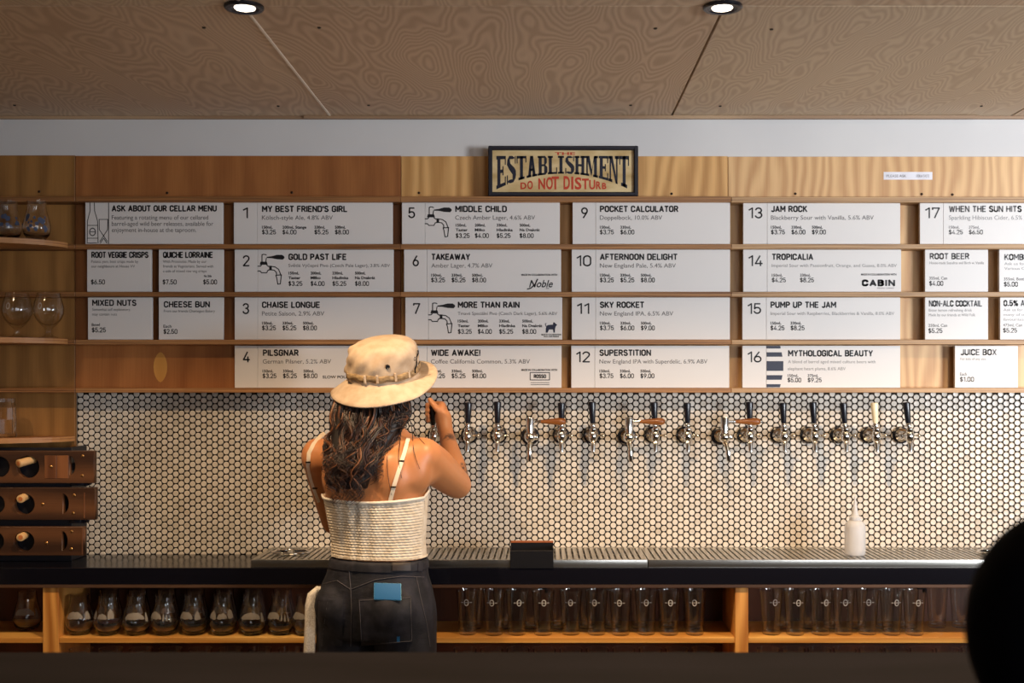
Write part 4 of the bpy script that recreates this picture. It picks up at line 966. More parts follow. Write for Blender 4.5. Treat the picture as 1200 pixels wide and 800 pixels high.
# lighter cross piece on the top board, edge laths on the others
for x0, x1 in ((52.5, 66.5), (67, 80.5)):
    a = P(x0, 533.5, RY); b = P(x1, 560.5, RY); bm = box(NB(), (a.x, RY - .003, b.z), (b.x, RY - .0002, a.z), .001); obj('cross_piece', bm, M['rackwood2'], rk)
screw(60, 546.5, 'brass', RY - .003)
for y0, y1, x0, x1 in ((577, 607, 98.5, 99.6), (619, 649, 96, 97)):
    a = P(x0, y0, RY); b = P(x1, y1, RY); bm = box(NB(), (a.x, RY - .0025, b.z), (b.x, RY - .0002, a.z), .0004); obj('edge_lath', bm, M['rackwood2'], rk)
a = P(-120, 524, -.15); b = P(86, 651, -.15)
bm = box(NB(), (a.x, -.165, CT + .0005), (b.x, -.15, a.z), .001); obj('frame_panel', bm, M['rackdark'], rk)
bm = box(NB(), (a.x, -.15, CT + .0005), (a.x + .02, -.03, a.z), .001); box(bm, (b.x - .02, -.15, CT + .0005), (b.x, -.03, a.z), .001); obj('frame_side', bm, M['rackdark'], rk)
bm = NB()
for zz in (547, 590, 634):
    p = P(60, zz, RY); box(bm, (a.x, RY + .0225, p.z - .012), (a.x + .03, -.1655, p.z + .012)); box(bm, (px_(80, RY), RY + .0225, p.z - .012), (px_(86, RY), -.1655, p.z + .012))
obj('spacer', bm, M['rackdark'], rk)
for px, py in ((101, 567), (98, 611)):
    p = P(px, py, -.17); bm = NB(); box(bm, (px_(84, -.16), -.1745, p.z - .005), (p.x - .006, -.1655, p.z + .005), .001); lathe(bm, [(.006, -.007), (.006, .006)], (p.x, -.17, p.z), 12, 'x'); tube(bm, [(p.x + .006, -.17, p.z), (p.x + .012, -.17, p.z)], .0035, 8); ellip(bm, (p.x + .014, -.17, p.z + .003), (.006, .006, .006), None, 12, 8)
    obj('black_bolt', bm, M['blackplastic'], rk, smooth=50)
for i, (ax, ay, bx, by, lb) in enumerate(((21.5, 543, 40, 538, 'upper'), (24, 584.5, 31, 581, 'middle'), (24, 629.5, 30, 626.5, 'lower'))):
    a = P(ax, ay, RY - .030); b = P(bx, by, RY + .026)
    d = (b - a).normalized(); t = thing('wooden_peg', f'pale round wooden peg sticking out of the {lb} rack board hole', 'peg', a, 'pale pegs in the bored rack')
    bm = NB(); tube(bm, [a, a + d * .001, b], [.0125, .0135, .0125], 20); obj('peg_body', bm, M['peg'], t, smooth=50)
    bm = NB(); tube(bm, [a - d * .0012, a + d * .0002], [.007, .0075], 16); obj('peg_core', bm, M['pegcore'], t, smooth=50)

exec_people = True
# ------------------------------------------------------------------ foreground bar
ZB_ = CAMZ - (763.5 - VY) / F * 2.2
fb = thing('front_bar', 'dark out of focus bar counter in the foreground', 'bar counter', (0, -2.6, 0))
bm = box(NB(), (XL + .02, -2.80, ZB_ - .04), (XR - .02, CAMY + 2.2, ZB_), .004, 2); obj('bar_top', bm, M['bar'], fb)
bm = box(NB(), (XL + .02, -2.62, 0), (XR - .02, -2.10, ZB_ - .0405)); obj('bar_body', bm, M['barbody'], fb)
# ------------------------------------------------------------------ people
def ringpts(cx, cy, z, a, b, yaw=0.0, n=36, p=2.3, bf=None):
    out = []
    for j in range(n):
        t = 2 * PI * j / n; c, s = math.cos(t), math.sin(t)
        x = a * abs(c) ** (2 / p) * (1 if c >= 0 else -1); y = (b if s <= 0 or bf is None else bf) * abs(s) ** (2 / p) * (1 if s >= 0 else -1)
        out.append(Vector((cx + x * math.cos(yaw) - y * math.sin(yaw), cy + x * math.sin(yaw) + y * math.cos(yaw), z)))
    return out
def bvh_of(me, org=Vector((0, 0, 0))):
    return BVHTree.FromPolygons([v.co + org for v in me.vertices], [tuple(p.vertices) for p in me.polygons])
CAMP = Vector((0, CAMY, CAMZ))
def proj(px, py, bvh, off, dflt):
    d = (P(px, py, -.5) - CAMP).normalized(); h = bvh.ray_cast(CAMP, d)
    if h[0] is None or abs(h[0].y - dflt) > .14: return P(px, py, dflt)
    return h[0] - d * off
YAW = R(-18)
BXc, BYc = -.512, -.53
def L(x, y, z, cx=BXc, cy=BYc): return Vector((cx + x * math.cos(YAW) - y * math.sin(YAW), cy + x * math.sin(YAW) + y * math.cos(YAW), z))
# skin with two dark tattoo patches on the right forearm (coordinates local to the figure base)
def skin_mat(name, c1, c2, spots, base):
    m = mat(name, c1, .42, 0, Subsurface_Weight=.08, Subsurface_Scale=.02); m.node_tree.nodes['Principled BSDF'].inputs['Subsurface Radius'].default_value = (1, .35, .2)
    N, Lk, b = nodes(m); tc = N.new('ShaderNodeTexCoord')
    nz = N.new('ShaderNodeTexNoise'); nz.inputs['Scale'].default_value = 7; nz.inputs['Detail'].default_value = 3
    Lk.new(tc.outputs['Object'], nz.inputs['Vector'])
    mx = N.new('ShaderNodeMix'); mx.data_type = 'RGBA'; mx.inputs[6].default_value = c1; mx.inputs[7].default_value = c2; Lk.new(nz.outputs[0], mx.inputs[0])
    out = mx.outputs[2]
    n2 = N.new('ShaderNodeTexNoise'); n2.inputs['Scale'].default_value = 75; n2.inputs['Detail'].default_value = 2; Lk.new(tc.outputs['Object'], n2.inputs['Vector'])
    for p, r in spots:
        vm = N.new('ShaderNodeVectorMath'); vm.operation = 'DISTANCE'; vm.inputs[1].default_value = tuple(Vector(p) - Vector(base)); Lk.new(tc.outputs['Object'], vm.inputs[0])
        mr = N.new('ShaderNodeMapRange'); mr.inputs[1].default_value = r; mr.inputs[2].default_value = r * .7; mr.inputs[3].default_value = 0; mr.inputs[4].default_value = .9; Lk.new(vm.outputs['Value'], mr.inputs[0])
        ad = N.new('ShaderNodeMath'); ad.operation = 'MULTIPLY'; Lk.new(mr.outputs[0], ad.inputs[0])
        th = N.new('ShaderNodeMapRange'); th.inputs[1].default_value = .40; th.inputs[2].default_value = .50; th.inputs[3].default_value = .25; th.inputs[4].default_value = 1.0; Lk.new(n2.outputs[0], th.inputs[0]); Lk.new(th.outputs[0], ad.inputs[1])
        m3 = N.new('ShaderNodeMix'); m3.data_type = 'RGBA'; m3.inputs[7].default_value = lin(46, 40, 44); Lk.new(ad.outputs[0], m3.inputs[0]); Lk.new(out, m3.inputs[6]); out = m3.outputs[2]
    Lk.new(out, b.inputs['Base Color'])
    return m
FB = Vector((BXc, BYc, 0))
bt = thing('person', 'bartender from behind in beige hat, white crop top and black jeans, reaching for tap', 'person', FB)
ShR, ElR, WrR = P(495, 533, -.57), P(536, 568, -.35), P(523, 508, -.205)
ShL, ElL, WrL = P(373, 535, -.45), P(391, 612, -.33), Vector((-.535, -.21, 1.10))
HX = P(508, 484, -.15).x; HZ = P(508, 483, -.15).z
bm = NB()
tors = [(.765, 0, 0, .178, .115, .10), (.83, 0, 0, .176, .118, .10), (.89, .003, 0, .152, .108, .095), (.943, .012, 0, .141, .100, .09), (1.0, .010, 0, .138, .098, .09), (1.06, .004, 0, .148, .104, .105), (1.131, -.003, 0, .158, .108, .125), (1.18, -.002, 0, .163, .108, .12),
        (1.235, -.002, .005, .168, .100, .10), (1.28, -.002, .012, .160, .086, .085), (1.312, 0, .018, .130, .070, .07), (1.338, .002, .022, .085, .060, .055), (1.37, .004, .026, .054, .054, .052), (1.45, .008, .03, .052, .054, .05)]
rs = []
for z, dx, dy, a, b, bf in tors:
    c = L(dx, dy, z); rs.append(ringpts(c.x, c.y, z, a, b, YAW, 36, 2.25, bf))
rings(bm, rs)
for s in (-1, 1):
    ellip(bm, L(s * .072, .085, 1.12), (.062, .055, .06)); ellip(bm, L(s * .08, -.048, .80), (.076, .064, .076))
    ellip(bm, L(s * .085, -.066, 1.20), (.062, .042, .085))
    capsule(bm, L(s * .09, 0, .76), L(s * .095, .005, .45), .078, .054, 16); capsule(bm, L(s * .095, .005, .45), L(s * .10, -.01, .09), .054, .034, 14); capsule(bm, L(s * .10, -.02, .045), L(s * .115, .12, .035), .036, .028, 12)
# arms
def lerp(a, b, t): return a + (b - a) * t
ellip(bm, ShR + Vector((-.004, .0, -.004)), (.057, .060, .060)); ellip(bm, lerp(L(.12, -.04, 1.20), ShR, .4), (.062, .05, .085)); capsule(bm, L(.125, -.02, 1.20), lerp(ShR, ElR, .25), .055, .056, 16); ellip(bm, ShL + Vector((.002, -.006, .0)), (.056, .060, .062))
capsule(bm, L(.11, .0, 1.255), ShR, .056, .056, 16); capsule(bm, L(-.11, .0, 1.255), ShL, .056, .054, 16)
def limb(pts, rr, n=16): tube(bm, pts, rr, n)
def lerp(a, b, t): return a + (b - a) * t
limb([ShR, lerp(ShR, ElR, .35), lerp(ShR, ElR, .75), ElR], [.058, .061, .054, .047]); ellip(bm, ElR, (.047, .047, .047))
limb([ElR, lerp(ElR, WrR, .3), lerp(ElR, WrR, .7), WrR], [.043, .043, .033, .0255]); ellip(bm, WrR, (.027, .025, .026))
limb([ShL, lerp(ShL, ElL, .35), lerp(ShL, ElL, .75), ElL], [.054, .050, .044, .040]); ellip(bm, ElL, (.040, .040, .040))
limb([ElL, lerp(ElL, WrL, .3), lerp(ElL, WrL, .7), WrL], [.038, .040, .031, .025]); ellip(bm, WrL, (.026, .026, .026))
def chain(pts, r0, r1):
    for i in range(len(pts) - 1):
        a = r0 + (r1 - r0) * i / (len(pts) - 1); b = r0 + (r1 - r0) * (i + 1) / (len(pts) - 1); capsule(bm, pts[i], pts[i + 1], a, b, 10, 3)
# right hand closed on the tap handle
pc = Vector((HX + .031, -.166, HZ - .002))
capsule(bm, WrR, lerp(WrR, pc, .8), .026, .029, 14)
ellip(bm, pc, (.019, .033, .040)); ellip(bm, pc + Vector((-.003, .018, .006)), (.017, .022, .036))
for k, dz in enumerate((.028, .010, -.008, -.025)):
    z = HZ + dz; e = (0, .003, .001, -.004)[k]
    chain([Vector((HX + .026, -.150, z)), Vector((HX + .014, -.124 + e * .5, z + .002)), Vector((HX - .010, -.124 + e * .5, z + .001)), Vector((HX - .0225 - e * .3, -.145, z - .002)), Vector((HX - .015, -.166, z - .004))], .0094, .0072)
chain([Vector((HX + .032, -.182, HZ - .018)), Vector((HX + .018, -.189, HZ + .008)), Vector((HX + .001, -.184, HZ + .030)), Vector((HX - .010, -.178, HZ + .044))], .0125, .0088)
# left hand, loosely curled in front of the body
f = (WrL - ElL).normalized(); up = Vector((0, 0, 1)); sd = f.cross(up).normalized(); up = sd.cross(f)
pc = WrL + f * .045; capsule(bm, WrL, pc, .025, .027, 12); ellip(bm, pc + f * .01, (.034, .034, .022))
for k in range(4):
    b0 = WrL + f * .075 + up * (.027 - .018 * k) * 1.0; ln = (.9, 1, .95, .78)[k]
    chain([b0, b0 + f * .030 * ln - sd * .010, b0 + f * .044 * ln - sd * .030, b0 + f * .036 * ln - sd * .048], .0088, .0068)
b0 = WrL + f * .02 + up * .02; chain([b0, b0 + f * .03 + up * .022 - sd * .016, b0 + f * .052 + up * .026 - sd * .03], .0115, .0085)
# head
HC = Vector((-.497, -.50, 1.497)); Mh = Matrix.Rotation(YAW, 3, 'Z') @ Matrix.Rotation(R(10), 3, 'X')
def H(x, y, z): return HC + Mh @ Vector((x, y, z))
ellip(bm, HC, (.072, .093, .102), Mh, 24, 16); ellip(bm, H(0, .038, -.048), (.054, .052, .058), Mh); ellip(bm, H(0, .078, -.086), (.022, .018, .016), Mh)
capsule(bm, H(0, .088, -.004), H(0, .108, -.034), .008, .012, 10); ellip(bm, H(-.011, .098, -.038), (.008, .009, .007), Mh); ellip(bm, H(.011, .098, -.038), (.008, .009, .007), Mh)
ellip(bm, H(0, .088, .014), (.05, .012, .010), Mh)
for s in (-1, 1): ellip(bm, H(s * .074, -.004, -.012), (.010, .018, .029), Mh); ellip(bm, H(s * .034, .070, -.030), (.022, .02, .02), Mh)
SK = skin_mat('warm_skin', lin(190, 122, 76), lin(206, 140, 92), [(P(526, 517, -.235) + Vector((0, 0, 0)), .030), (P(546, 549, -.335), .028)], FB)
bme = remeshed('body', bm, .0042, 3, .5)
def extra_smooth(me, keep, it):
    o = bpy.data.objects.new('tmp', me); C.objects.link(o); vg = o.vertex_groups.new(name='g')
    for v in me.vertices:
        d = min((v.co - c).length / r for c, r in keep); wv_ = max(0, min(1, (d - .85) / .35))
        if wv_ > 0: vg.add([v.index], wv_, 'ADD')
    m_ = o.modifiers.new('s', 'SMOOTH'); m_.iterations = it; m_.factor = .6; m_.vertex_group = 'g'
    out = bpy.data.meshes.new_from_object(o.evaluated_get(bpy.context.evaluated_depsgraph_get())); out.name = 'body'; bpy.data.objects.remove(o)
    for p in out.polygons: p.use_smooth = True
    return out
bme = extra_smooth(bme, [(Vector((HX + .01, -.16, HZ)), .075), (WrL + (WrL - ElL).normalized() * .07, .10), (HC, .13)], 45)
bvh = bvh_of(bme)
body = link_mesh('body', bme, SK, bt)
for s in (-1, 1):
    e = NB(); ellip(e, H(s * .031, .079, -.002), (.012, .012, .012), Mh, 14, 10); obj('eye', e, mat('eye_white' + str(s), lin(235, 230, 226), .2), bt, smooth=True)
    e = NB(); ellip(e, H(s * .031, .0895, -.002), (.0055, .003, .0055), Mh, 12, 8); obj('iris', e, mat('brown_iris' + str(s), lin(60, 38, 24), .2), bt, smooth=True)
e = NB(); ellip(e, H(0, .092, -.060), (.021, .009, .0075), Mh, 16, 8); obj('lips', e, mat('lip_colour', lin(186, 100, 92), .35), bt, smooth=True)
# crop top following the body
def wrap(zs, offs, n, cxy=L(0, 0, 0), rmax=.23, ripple=None, bv=None):
    rs = []
    for z, off in zip(zs, offs):
        rg = []
        for j in range(n):
            t = 2 * PI * j / n; d = Vector((math.cos(t), math.sin(t), 0)); c0 = Vector((cxy.x, cxy.y, z))
            h = (bv or bvh).ray_cast(c0, d); r = min(h[3], rmax) if h[0] is not None else .14
            rg.append([r, d, c0, t])
        rr = [q[0] for q in rg]
        for it in range(3): rr = [(rr[i - 1] + rr[i] * 2 + rr[(i + 1) % n]) / 4 for i in range(n)]
        pts = []
        for q, r in zip(rg, rr):
            o = off + (ripple(q[3], z) if ripple else 0)
            pts.append(q[2] + q[1] * (r + o))
        rs.append(pts)
    return rs
def ripple(t, z):
    back = math.cos(t + PI / 2 - YAW)          # 1 towards the spine
    side = max(0, min(1, (back - .05) / .15))
    rowi = z / .0082
    return side * (.0014 * math.sin(2 * PI * rowi) + .0009 * math.sin(t * 60 + 2.1 * math.floor(rowi)) + .0016 * math.sin(t * 17 + 1))
bm = NB(); nz_ = 130; zs = [.956 + (1.133 - .956) * i / nz_ for i in range(nz_ + 1)]
offs = [.0075 + .004 * (1 - i / nz_) + (.002 if i > nz_ - 3 or i < 3 else 0) for i in range(nz_ + 1)]
rs = wrap(zs, offs, 240, ripple=ripple)
# the neckline dips a little at the centre of the back and rises at the sides and front
for i, z in enumerate(zs):
    k_ = (z - .956) / .177
    for p in rs[i]:
        lx = (p - Vector((BXc, BYc, 0))); ux = lx.x * math.cos(YAW) + lx.y * math.sin(YAW); uy = -lx.x * math.sin(YAW) + lx.y * math.cos(YAW)
        p.z += k_ ** 3 * ((.010 * (abs(ux) / .16) ** 2 if uy < 0 else .016 + .03 * min(1, uy / .1)) - .004)
inner = [[p + (Vector((BXc, BYc, p.z)) - p).normalized() * .0035 for p in rs[-1]], [p + (Vector((BXc, BYc, p.z)) - p).normalized() * .004 - Vector((0, 0, .01)) for p in rs[-1]]]
rings(bm, rs + inner, False, False)
topm = mat('white_shirred_cotton', lin(224, 210, 190), .8); noise_vary(topm, lin(214, 198, 176), lin(232, 220, 204), (40, 40, 60))
cropo = obj('crop_top', bm, topm, bt, smooth=True)
hm = NB(); rings(hm, [[Vector((BXc, BYc, 0)) + (Vector((p.x - BXc, p.y - BYc, 0))) * (1 + k2) + Vector((0, 0, p.z + dz)) for p in rs[-1][::2]] for k2, dz in ((.002, -.0065), (.014, -.006), (.018, -.003), (.014, .0015), (-.002, .002))], False, False)
obj('hem', hm, mat('white_hem_cotton', lin(238, 228, 214), .7), cropo, smooth=True)
def ribbon(name, pts, wdt, th, m, parent, bv, dflt, off=.002, smooth=True):
    ps = []
    for q_ in pts:
        d_ = (P(q_[0], q_[1], -.5) - CAMP).normalized(); h_ = bv.ray_cast(CAMP, d_)
        if h_[0] is None or abs(h_[0].y - dflt) > .2: ps.append(P(q_[0], q_[1], ps[-1].y + .006 if ps else dflt))
        else: ps.append(h_[0] - d_ * off)
    bm = NB(); rs = []
    for i, p in enumerate(ps):
        d = (ps[min(i + 1, len(ps) - 1)] - ps[max(0, i - 1)]).normalized(); n_ = (CAMP - p).normalized()
        if len(pts[i]) > 2: n_ = Vector(pts[i][3])
        s = d.cross(n_).normalized() * wdt / 2; n2 = s.cross(d).normalized() * th
        if n2.dot(n_) < 0: n2 = -n2
        rs.append([p - s, p + s, p + s * .9 + n2, p - s * .9 + n2])
    rings(bm, rs)
    return obj(name, bm, m, parent, smooth=60)
strapm = mat('cream_strap', lin(240, 222, 198), .6)
def dens(pts, n=5):
    out = []
    for i in range(len(pts) - 1):
        for k in range(n): t = k / n; out.append((pts[i][0] + (pts[i + 1][0] - pts[i][0]) * t, pts[i][1] + (pts[i + 1][1] - pts[i][1]) * t))
    return out + [pts[-1]]
for pts in (dens([(374, 588), (368.5, 574), (364, 560), (361, 546), (362, 531), (367.5, 520), (375, 511.5), (380, 507.5)]), dens([(457, 588), (462, 568), (469, 546), (474.5, 528), (478.5, 513.5)])):
    ends = proj(*pts[-1], bvh, .002, -.55)
    o = ribbon('strap', pts, .0125, .0018, strapm, cropo, bvh, -.58)
for px, py, a in ((361, 541.5, 5), (369, 572, 0), (470.5, 540, 0), (461, 570.5, 0)):
    p = proj(px, py, bvh, .005, -.58); bm = box(NB(), (p.x - .008, p.y - .001, p.z - .0025), (p.x + .008, p.y + .0015, p.z + .0025), .0006); obj('strap_slider', bm, M['screw'], cropo)
# jeans
bm = NB(); jr = []
for z, dx, a, b, bf in ((.951, .012, .151, .110, .10), (.90, .006, .160, .117, .104), (.86, .003, .176, .126, .108), (.81, 0, .191, .130, .11), (.77, 0, .195, .126, .112), (.71, 0, .19, .11, .105)):
    c = L(dx, 0, z); jr.append(ringpts(c.x, c.y, z, a, b, YAW, 40, 2.3, bf))
rings(bm, jr)
for s in (-1, 1):
    ellip(bm, L(s * .083, -.060, .805), (.088, .080, .085), Matrix.Rotation(YAW, 3, 'Z'))
    tube(bm, [L(s * .094, 0, .78), L(s * .100, .0, .66), L(s * .098, .004, .46), L(s * .10, -.004, .30), L(s * .102, -.01, .085)], [.101, .094, .068, .062, .050], 18)
jme = remeshed('jeans', bm, .006, 4, .5)
jb = bvh_of(jme)
jm = mat('black_denim', lin(34, 34, 44), .75)
noise_vary(jm, lin(15, 16, 27), lin(44, 43, 56), (22, 22, 9), 6, .42, .78, bump=1.0, bscale=(26, 26, 70))
jn = link_mesh('jeans', jme, jm, bt)
jm2 = mat('dark_denim_trim', lin(40, 40, 50), .7); noise_vary(jm2, lin(20, 21, 31), lin(50, 48, 58), (30, 30, 30), 5, .4, .75)
zs = [.921, .922, .928, .938, .946, .949, .9495]
bm = NB(); rings(bm, wrap(zs, [.001, .0035, .004, .004, .004, .0035, .0005], 96, bv=jb), False, False); obj('waistband', bm, jm2, jn, smooth=50)
def patch(name, quad, off, th, m, parent, bv, n=8, dflt=-.65):
    bm = NB(); (a, b, c, d) = quad; g = []; g2 = []
    for i in range(n + 1):
        u = i / n; r = []; r2 = []
        for j in range(n + 1):
            v = j / n
            x = (a[0] * (1 - u) + b[0] * u) * (1 - v) + (d[0] * (1 - u) + c[0] * u) * v; y = (a[1] * (1 - u) + b[1] * u) * (1 - v) + (d[1] * (1 - u) + c[1] * u) * v
            r.append(bm.verts.new(proj(x, y, bv, off + th, dflt))); r2.append(bm.verts.new(proj(x, y, bv, .0004, dflt)))
        g.append(r); g2.append(r2)
    for i in range(n):
        for j in range(n):
            bm.faces.new((g[i][j], g[i + 1][j], g[i + 1][j + 1], g[i][j + 1])); bm.faces.new((g2[i][j], g2[i][j + 1], g2[i + 1][j + 1], g2[i + 1][j]))
    for i in range(n):
        for (p, q) in (((i, 0), (i + 1, 0)), ((i, n), (i + 1, n)), ((0, i), (0, i + 1)), ((n, i), (n, i + 1))):
            bm.faces.new((g[p[0]][p[1]], g[q[0]][q[1]], g2[q[0]][q[1]], g2[p[0]][p[1]]))
    return obj(name, bm, m, parent, smooth=50)
patch('back_pocket', [(420, 701), (482, 697.5), (484, 752), (423, 757)], .016, .002, jm2, jn, jb)
patch('back_pocket', [(373, 704), (402, 702), (401, 757), (371, 757)], .001, .002, jm2, jn, jb)
patch('leather_patch', [(459.5, 656.5), (481, 656.5), (481.5, 668.5), (460, 668.5)], .006, .0015, mat('dark_leather', lin(52, 42, 38), .5), jn, jb, 5)
for x in (412, 490): patch('belt_loop', [(x, 657), (x + 5, 657), (x + 5, 669), (x, 669)], .005, .0025, jm2, jn, jb, 4)
st = mat('grey_stitching', lin(84, 80, 86), .7)
bm = NB()
for pl in ([(409, 666), (411, 690), (412, 715), (411, 757)], [(378, 684), (395, 680), (410, 690)], [(412, 690), (440, 679), (470, 675), (497, 676)], [(488, 676), (493, 700), (500, 730), (504, 757)], [(384, 705), (380, 730), (377, 757)]):
    tube(bm, [proj(x, y, jb, .0015, -.65) for x, y in dens(pl, 6)], .0011, 5)
tube(bm, [proj(x, y, jb, .0188, -.65) for x, y in dens([(421, 703.5), (481, 700), (482.5, 751), (424, 755.5), (421, 703.5)], 8)], .0010, 5)
o = obj('stitching', bm, st, jn)
patch('worn_hole', [(465, 744), (468.5, 744), (468.5, 752), (465, 752)], .0182, .0006, mat('worn_blue', lin(30, 100, 150), .5), jn, jb, 3)
for s in (-1, 1):
    bm = NB(); capsule(bm, L(s * .102, -.035, .05), L(s * .118, .15, .042), .048, .042, 16); bmx = bm
    for v in bmx.verts: v.co.z = max(v.co.z, .012)
    so = obj('shoe', bmx, M['blackmatte'], bt, smooth=True)
    bm = NB(); q = [L(s * .102 + .046 * math.cos(t), -.03 + .05 * math.sin(t), 0) if math.sin(t) < 0 else L(s * .116 + .044 * math.cos(t), .145 + .05 * math.sin(t), 0) for t in [2 * PI * i / 28 for i in range(28)]]
    rings(bm, [[p + Vector((0, 0, h)) for p in q] for h in (.0005, .018)]); obj('sole', bm, M['white_wall'], so)
# phone in the pocket
a = proj(455, 690, jb, .0035, -.65); b_ = proj(455, 705, jb, .0035, -.65)
d = (b_ - a).normalized(); sx = Vector((math.cos(YAW * .5), math.sin(YAW * .5), 0)); nn = sx.cross(d).normalized()
if nn.y > 0: nn = -nn
top_ = proj(454.5, 684, jb, .0075, -.65)
ph = thing('phone', 'blue phone standing in the right back pocket of the jeans', 'phone', top_ + d * .051)
Mp = Matrix((sx, nn, -d)).transposed()
def obox(x0, x1, y0, y1, z0, z1, bev):
    t = box(NB(), (x0, y0, z0), (x1, y1, z1), bev, 2)
    for v in t.verts: v.co = top_ + Mp @ v.co
    return t
obj('case', obox(-.041, .041, 0, .0075, -.052, 0, .003), mat('blue_phone_case', lin(20, 100, 160), .65), ph, smooth=40)
obj('edge_band', obox(-.0415, .0415, .002, .0055, -.0522, .0006, .001), mat('pale_blue_edge', lin(120, 186, 210), .3), ph)
# towel tucked in the front pocket
bm = NB(); path = [P(388, 697, -.50), P(382, 692.5, -.53), P(373, 692, -.545), P(366.5, 698, -.55), P(364, 710, -.55), P(363.5, 735, -.55), P(362.5, 765, -.55), P(362, 800, -.55), P(362, 830, -.55)]
wv = [.010, .013, .016, .0175, .0175, .0175, .018, .019, .0195]
rs = []
for i, p in enumerate(path):
    d = (path[min(i + 1, len(path) - 1)] - path[max(0, i - 1)]).normalized(); s = d.cross(Vector((0, 1, 0))).normalized(); q = []
    for j in range(20):
        t = 2 * PI * j / 20; q.append(p + s * wv[i] * math.cos(t) + Vector((0, 1, 0)) * .012 * math.sin(t) * (1 + .25 * math.cos(3 * t)))
    rs.append(q)
rings(bm, rs)
twm = mat('white_terry', lin(236, 226, 212), .9); noise_vary(twm, lin(214, 202, 188), lin(242, 234, 222), (300, 300, 300), 2, .4, .6, bump=1.0)
top('towel', bm, twm, path[-1], 'folded white towel hanging from the left front pocket of the jeans', 'towel', smooth=True)
# hat
HM = Matrix.Rotation(R(14), 3, 'X') @ Matrix.Rotation(R(-4), 3, 'Y')
HO = Vector((-.492, -.505, 1.503))
q = random.Random(5)
ph_ = [q.uniform(0, 6.28) for _ in range(12)]
def wr(t, z):
    left = max(0, math.cos(t - PI * 1.12))         # wrinkles gather on the left rear of the crown
    return .0035 * math.sin(3 * t + ph_[0]) + (.0016 + .0052 * left) * math.sin(4 * t + 78 * z + ph_[1]) * (.6 + .4 * math.sin(3 * t + ph_[2])) + (.0007 + .0022 * left) * math.sin(11 * t - 95 * z + ph_[3])
bm = NB(); prof = []
n = 96
def hatring(r, z, wk, brim=0.0):
    out = []
    for j in range(n):
        t = 2 * PI * j / n
        rr = r * (1 + .04 * abs(math.sin(t))) + wk * wr(t, z)
        zz = z
        if brim:
            k2 = brim
            right = max(0, math.cos(t + .1)); near = max(0, -math.sin(t))
            far = max(0, math.cos(t - R(38))); zz = z - k2 * (.036 - .050 * far ** 1.5 + .012 * near + .003 * math.sin(3 * t + 1) * k2)
            rr = r * (1 - .0 * right)
        out.append(HO + HM @ Vector((rr * math.cos(t) + .10 * max(0, z) , rr * math.sin(t), zz)))
    return out
rs = []
for i in range(9): k2 = 1 - i / 8; rs.append(hatring(.110 + .057 * k2, .0, 0, max(k2, .0001) ** 1.2))
for i, (r, z) in enumerate(((.1085, .004), (.108, .012), (.1085, .02), (.109, .028), (.1095, .036), (.1105, .044), (.111, .052), (.1115, .06), (.111, .068), (.1095, .076), (.107, .084), (.1035, .092), (.098, .100), (.090, .107), (.080, .113), (.066, .118), (.048, .1215), (.028, .1235), (.010, .1245))):
    rs.append(hatring(r, z, 1.0 if .02 < z < .11 else .3))
rings(bm, rs, False, True)
under = [[p + Vector((0, 0, -.004)) for p in hatring(.110 + .056 * k2, .0, 0, max(k2, .0001) ** 1.2)] for k2 in [i / 8 for i in range(9)]]
under = [[p - Vector((0, 0, .0)) for p in g] for g in under]
rings(bm, under, False, False)
edge = [rs[0], under[-1]]
rings(bm, edge, False, False)
bmesh.ops.remove_doubles(bm, verts=bm.verts, dist=.00005)
hatm = mat('beige_canvas', lin(198, 174, 150), .85); noise_vary(hatm, lin(190, 164, 138), lin(208, 186, 162), (30, 30, 30), 5, bump=.4, bscale=(420, 420, 420))
hat = obj('bucket_hat', bm, hatm, bt, smooth=True)
hat['label'] = 'beige canvas bucket hat with webbing band'
bm = NB(); bandr = []
for z, o_ in ((.010, .001), (.0105, .0035), (.020, .0042), (.030, .0035), (.0305, .001)):
    g = []
    for j in range(n):
        t = 2 * PI * j / n; r = .109 * (1 + .04 * abs(math.sin(t))) + o_ + .0022 * math.sin(9 * t) * math.sin(2 * t + 1) + .3 * wr(t, z)
        zz = z + .004 * math.sin(2 * t + .6) + .0015 * math.sin(13 * t)
        g.append(HO + HM @ Vector((r * math.cos(t) + .1 * z, r * math.sin(t), zz)))
    bandr.append(g)
rings(bm, bandr, False, False)
bandm = mat('webbing', lin(160, 132, 98), .8); noise_vary(bandm, lin(120, 96, 66), lin(176, 148, 110), (60, 60, 160), 3)
obj('band', bm, bandm, hat, smooth=True)
for deg in (-112, -92, -64, -40, -150, -178, 150, 90, 40):
    t = R(deg); bm = NB(); 
    c = HO + HM @ Vector((.1145 * math.cos(t) + .002, .1145 * 1.04 * math.sin(t), .0205)); Mz = HM @ Matrix.Rotation(t, 3, 'Z')
    b2 = box(NB(), (-.003, -.0035, -.0125), (.0022, .0035, .0125), .001)
    for v in b2.verts: v.co = c + Mz @ v.co
    obj('loop', b2, hatm, hat)
for deg, z in ((-76, .056), (-28, .062)):
    t = R(deg); 
    c = HO + HM @ Vector(((.1115 + .3 * wr(t, z)) * math.cos(t) + .1 * z, .1115 * 1.035 * math.sin(t), z)); Mz = HM @ Matrix.Rotation(t, 3, 'Z')
    bm = NB(); lathe(bm, [(.0068, -.006), (.0068, .003), (.0045, .0045), (.003, .003)], (0, 0, 0), 16, 'x')
    for v in bm.verts: v.co = c + Mz @ v.co
    obj('eyelet', bm, M['blackplastic'], hat, smooth=40)
bm = NB(); pts = []
for i in range(14):
    t = R(-20 + i * -.6); z = .085 - i * .0052; pts.append(HO + HM @ Vector(((.117 + .002 * math.sin(i)) * math.cos(t) + .1 * z, .117 * math.sin(t), z)))
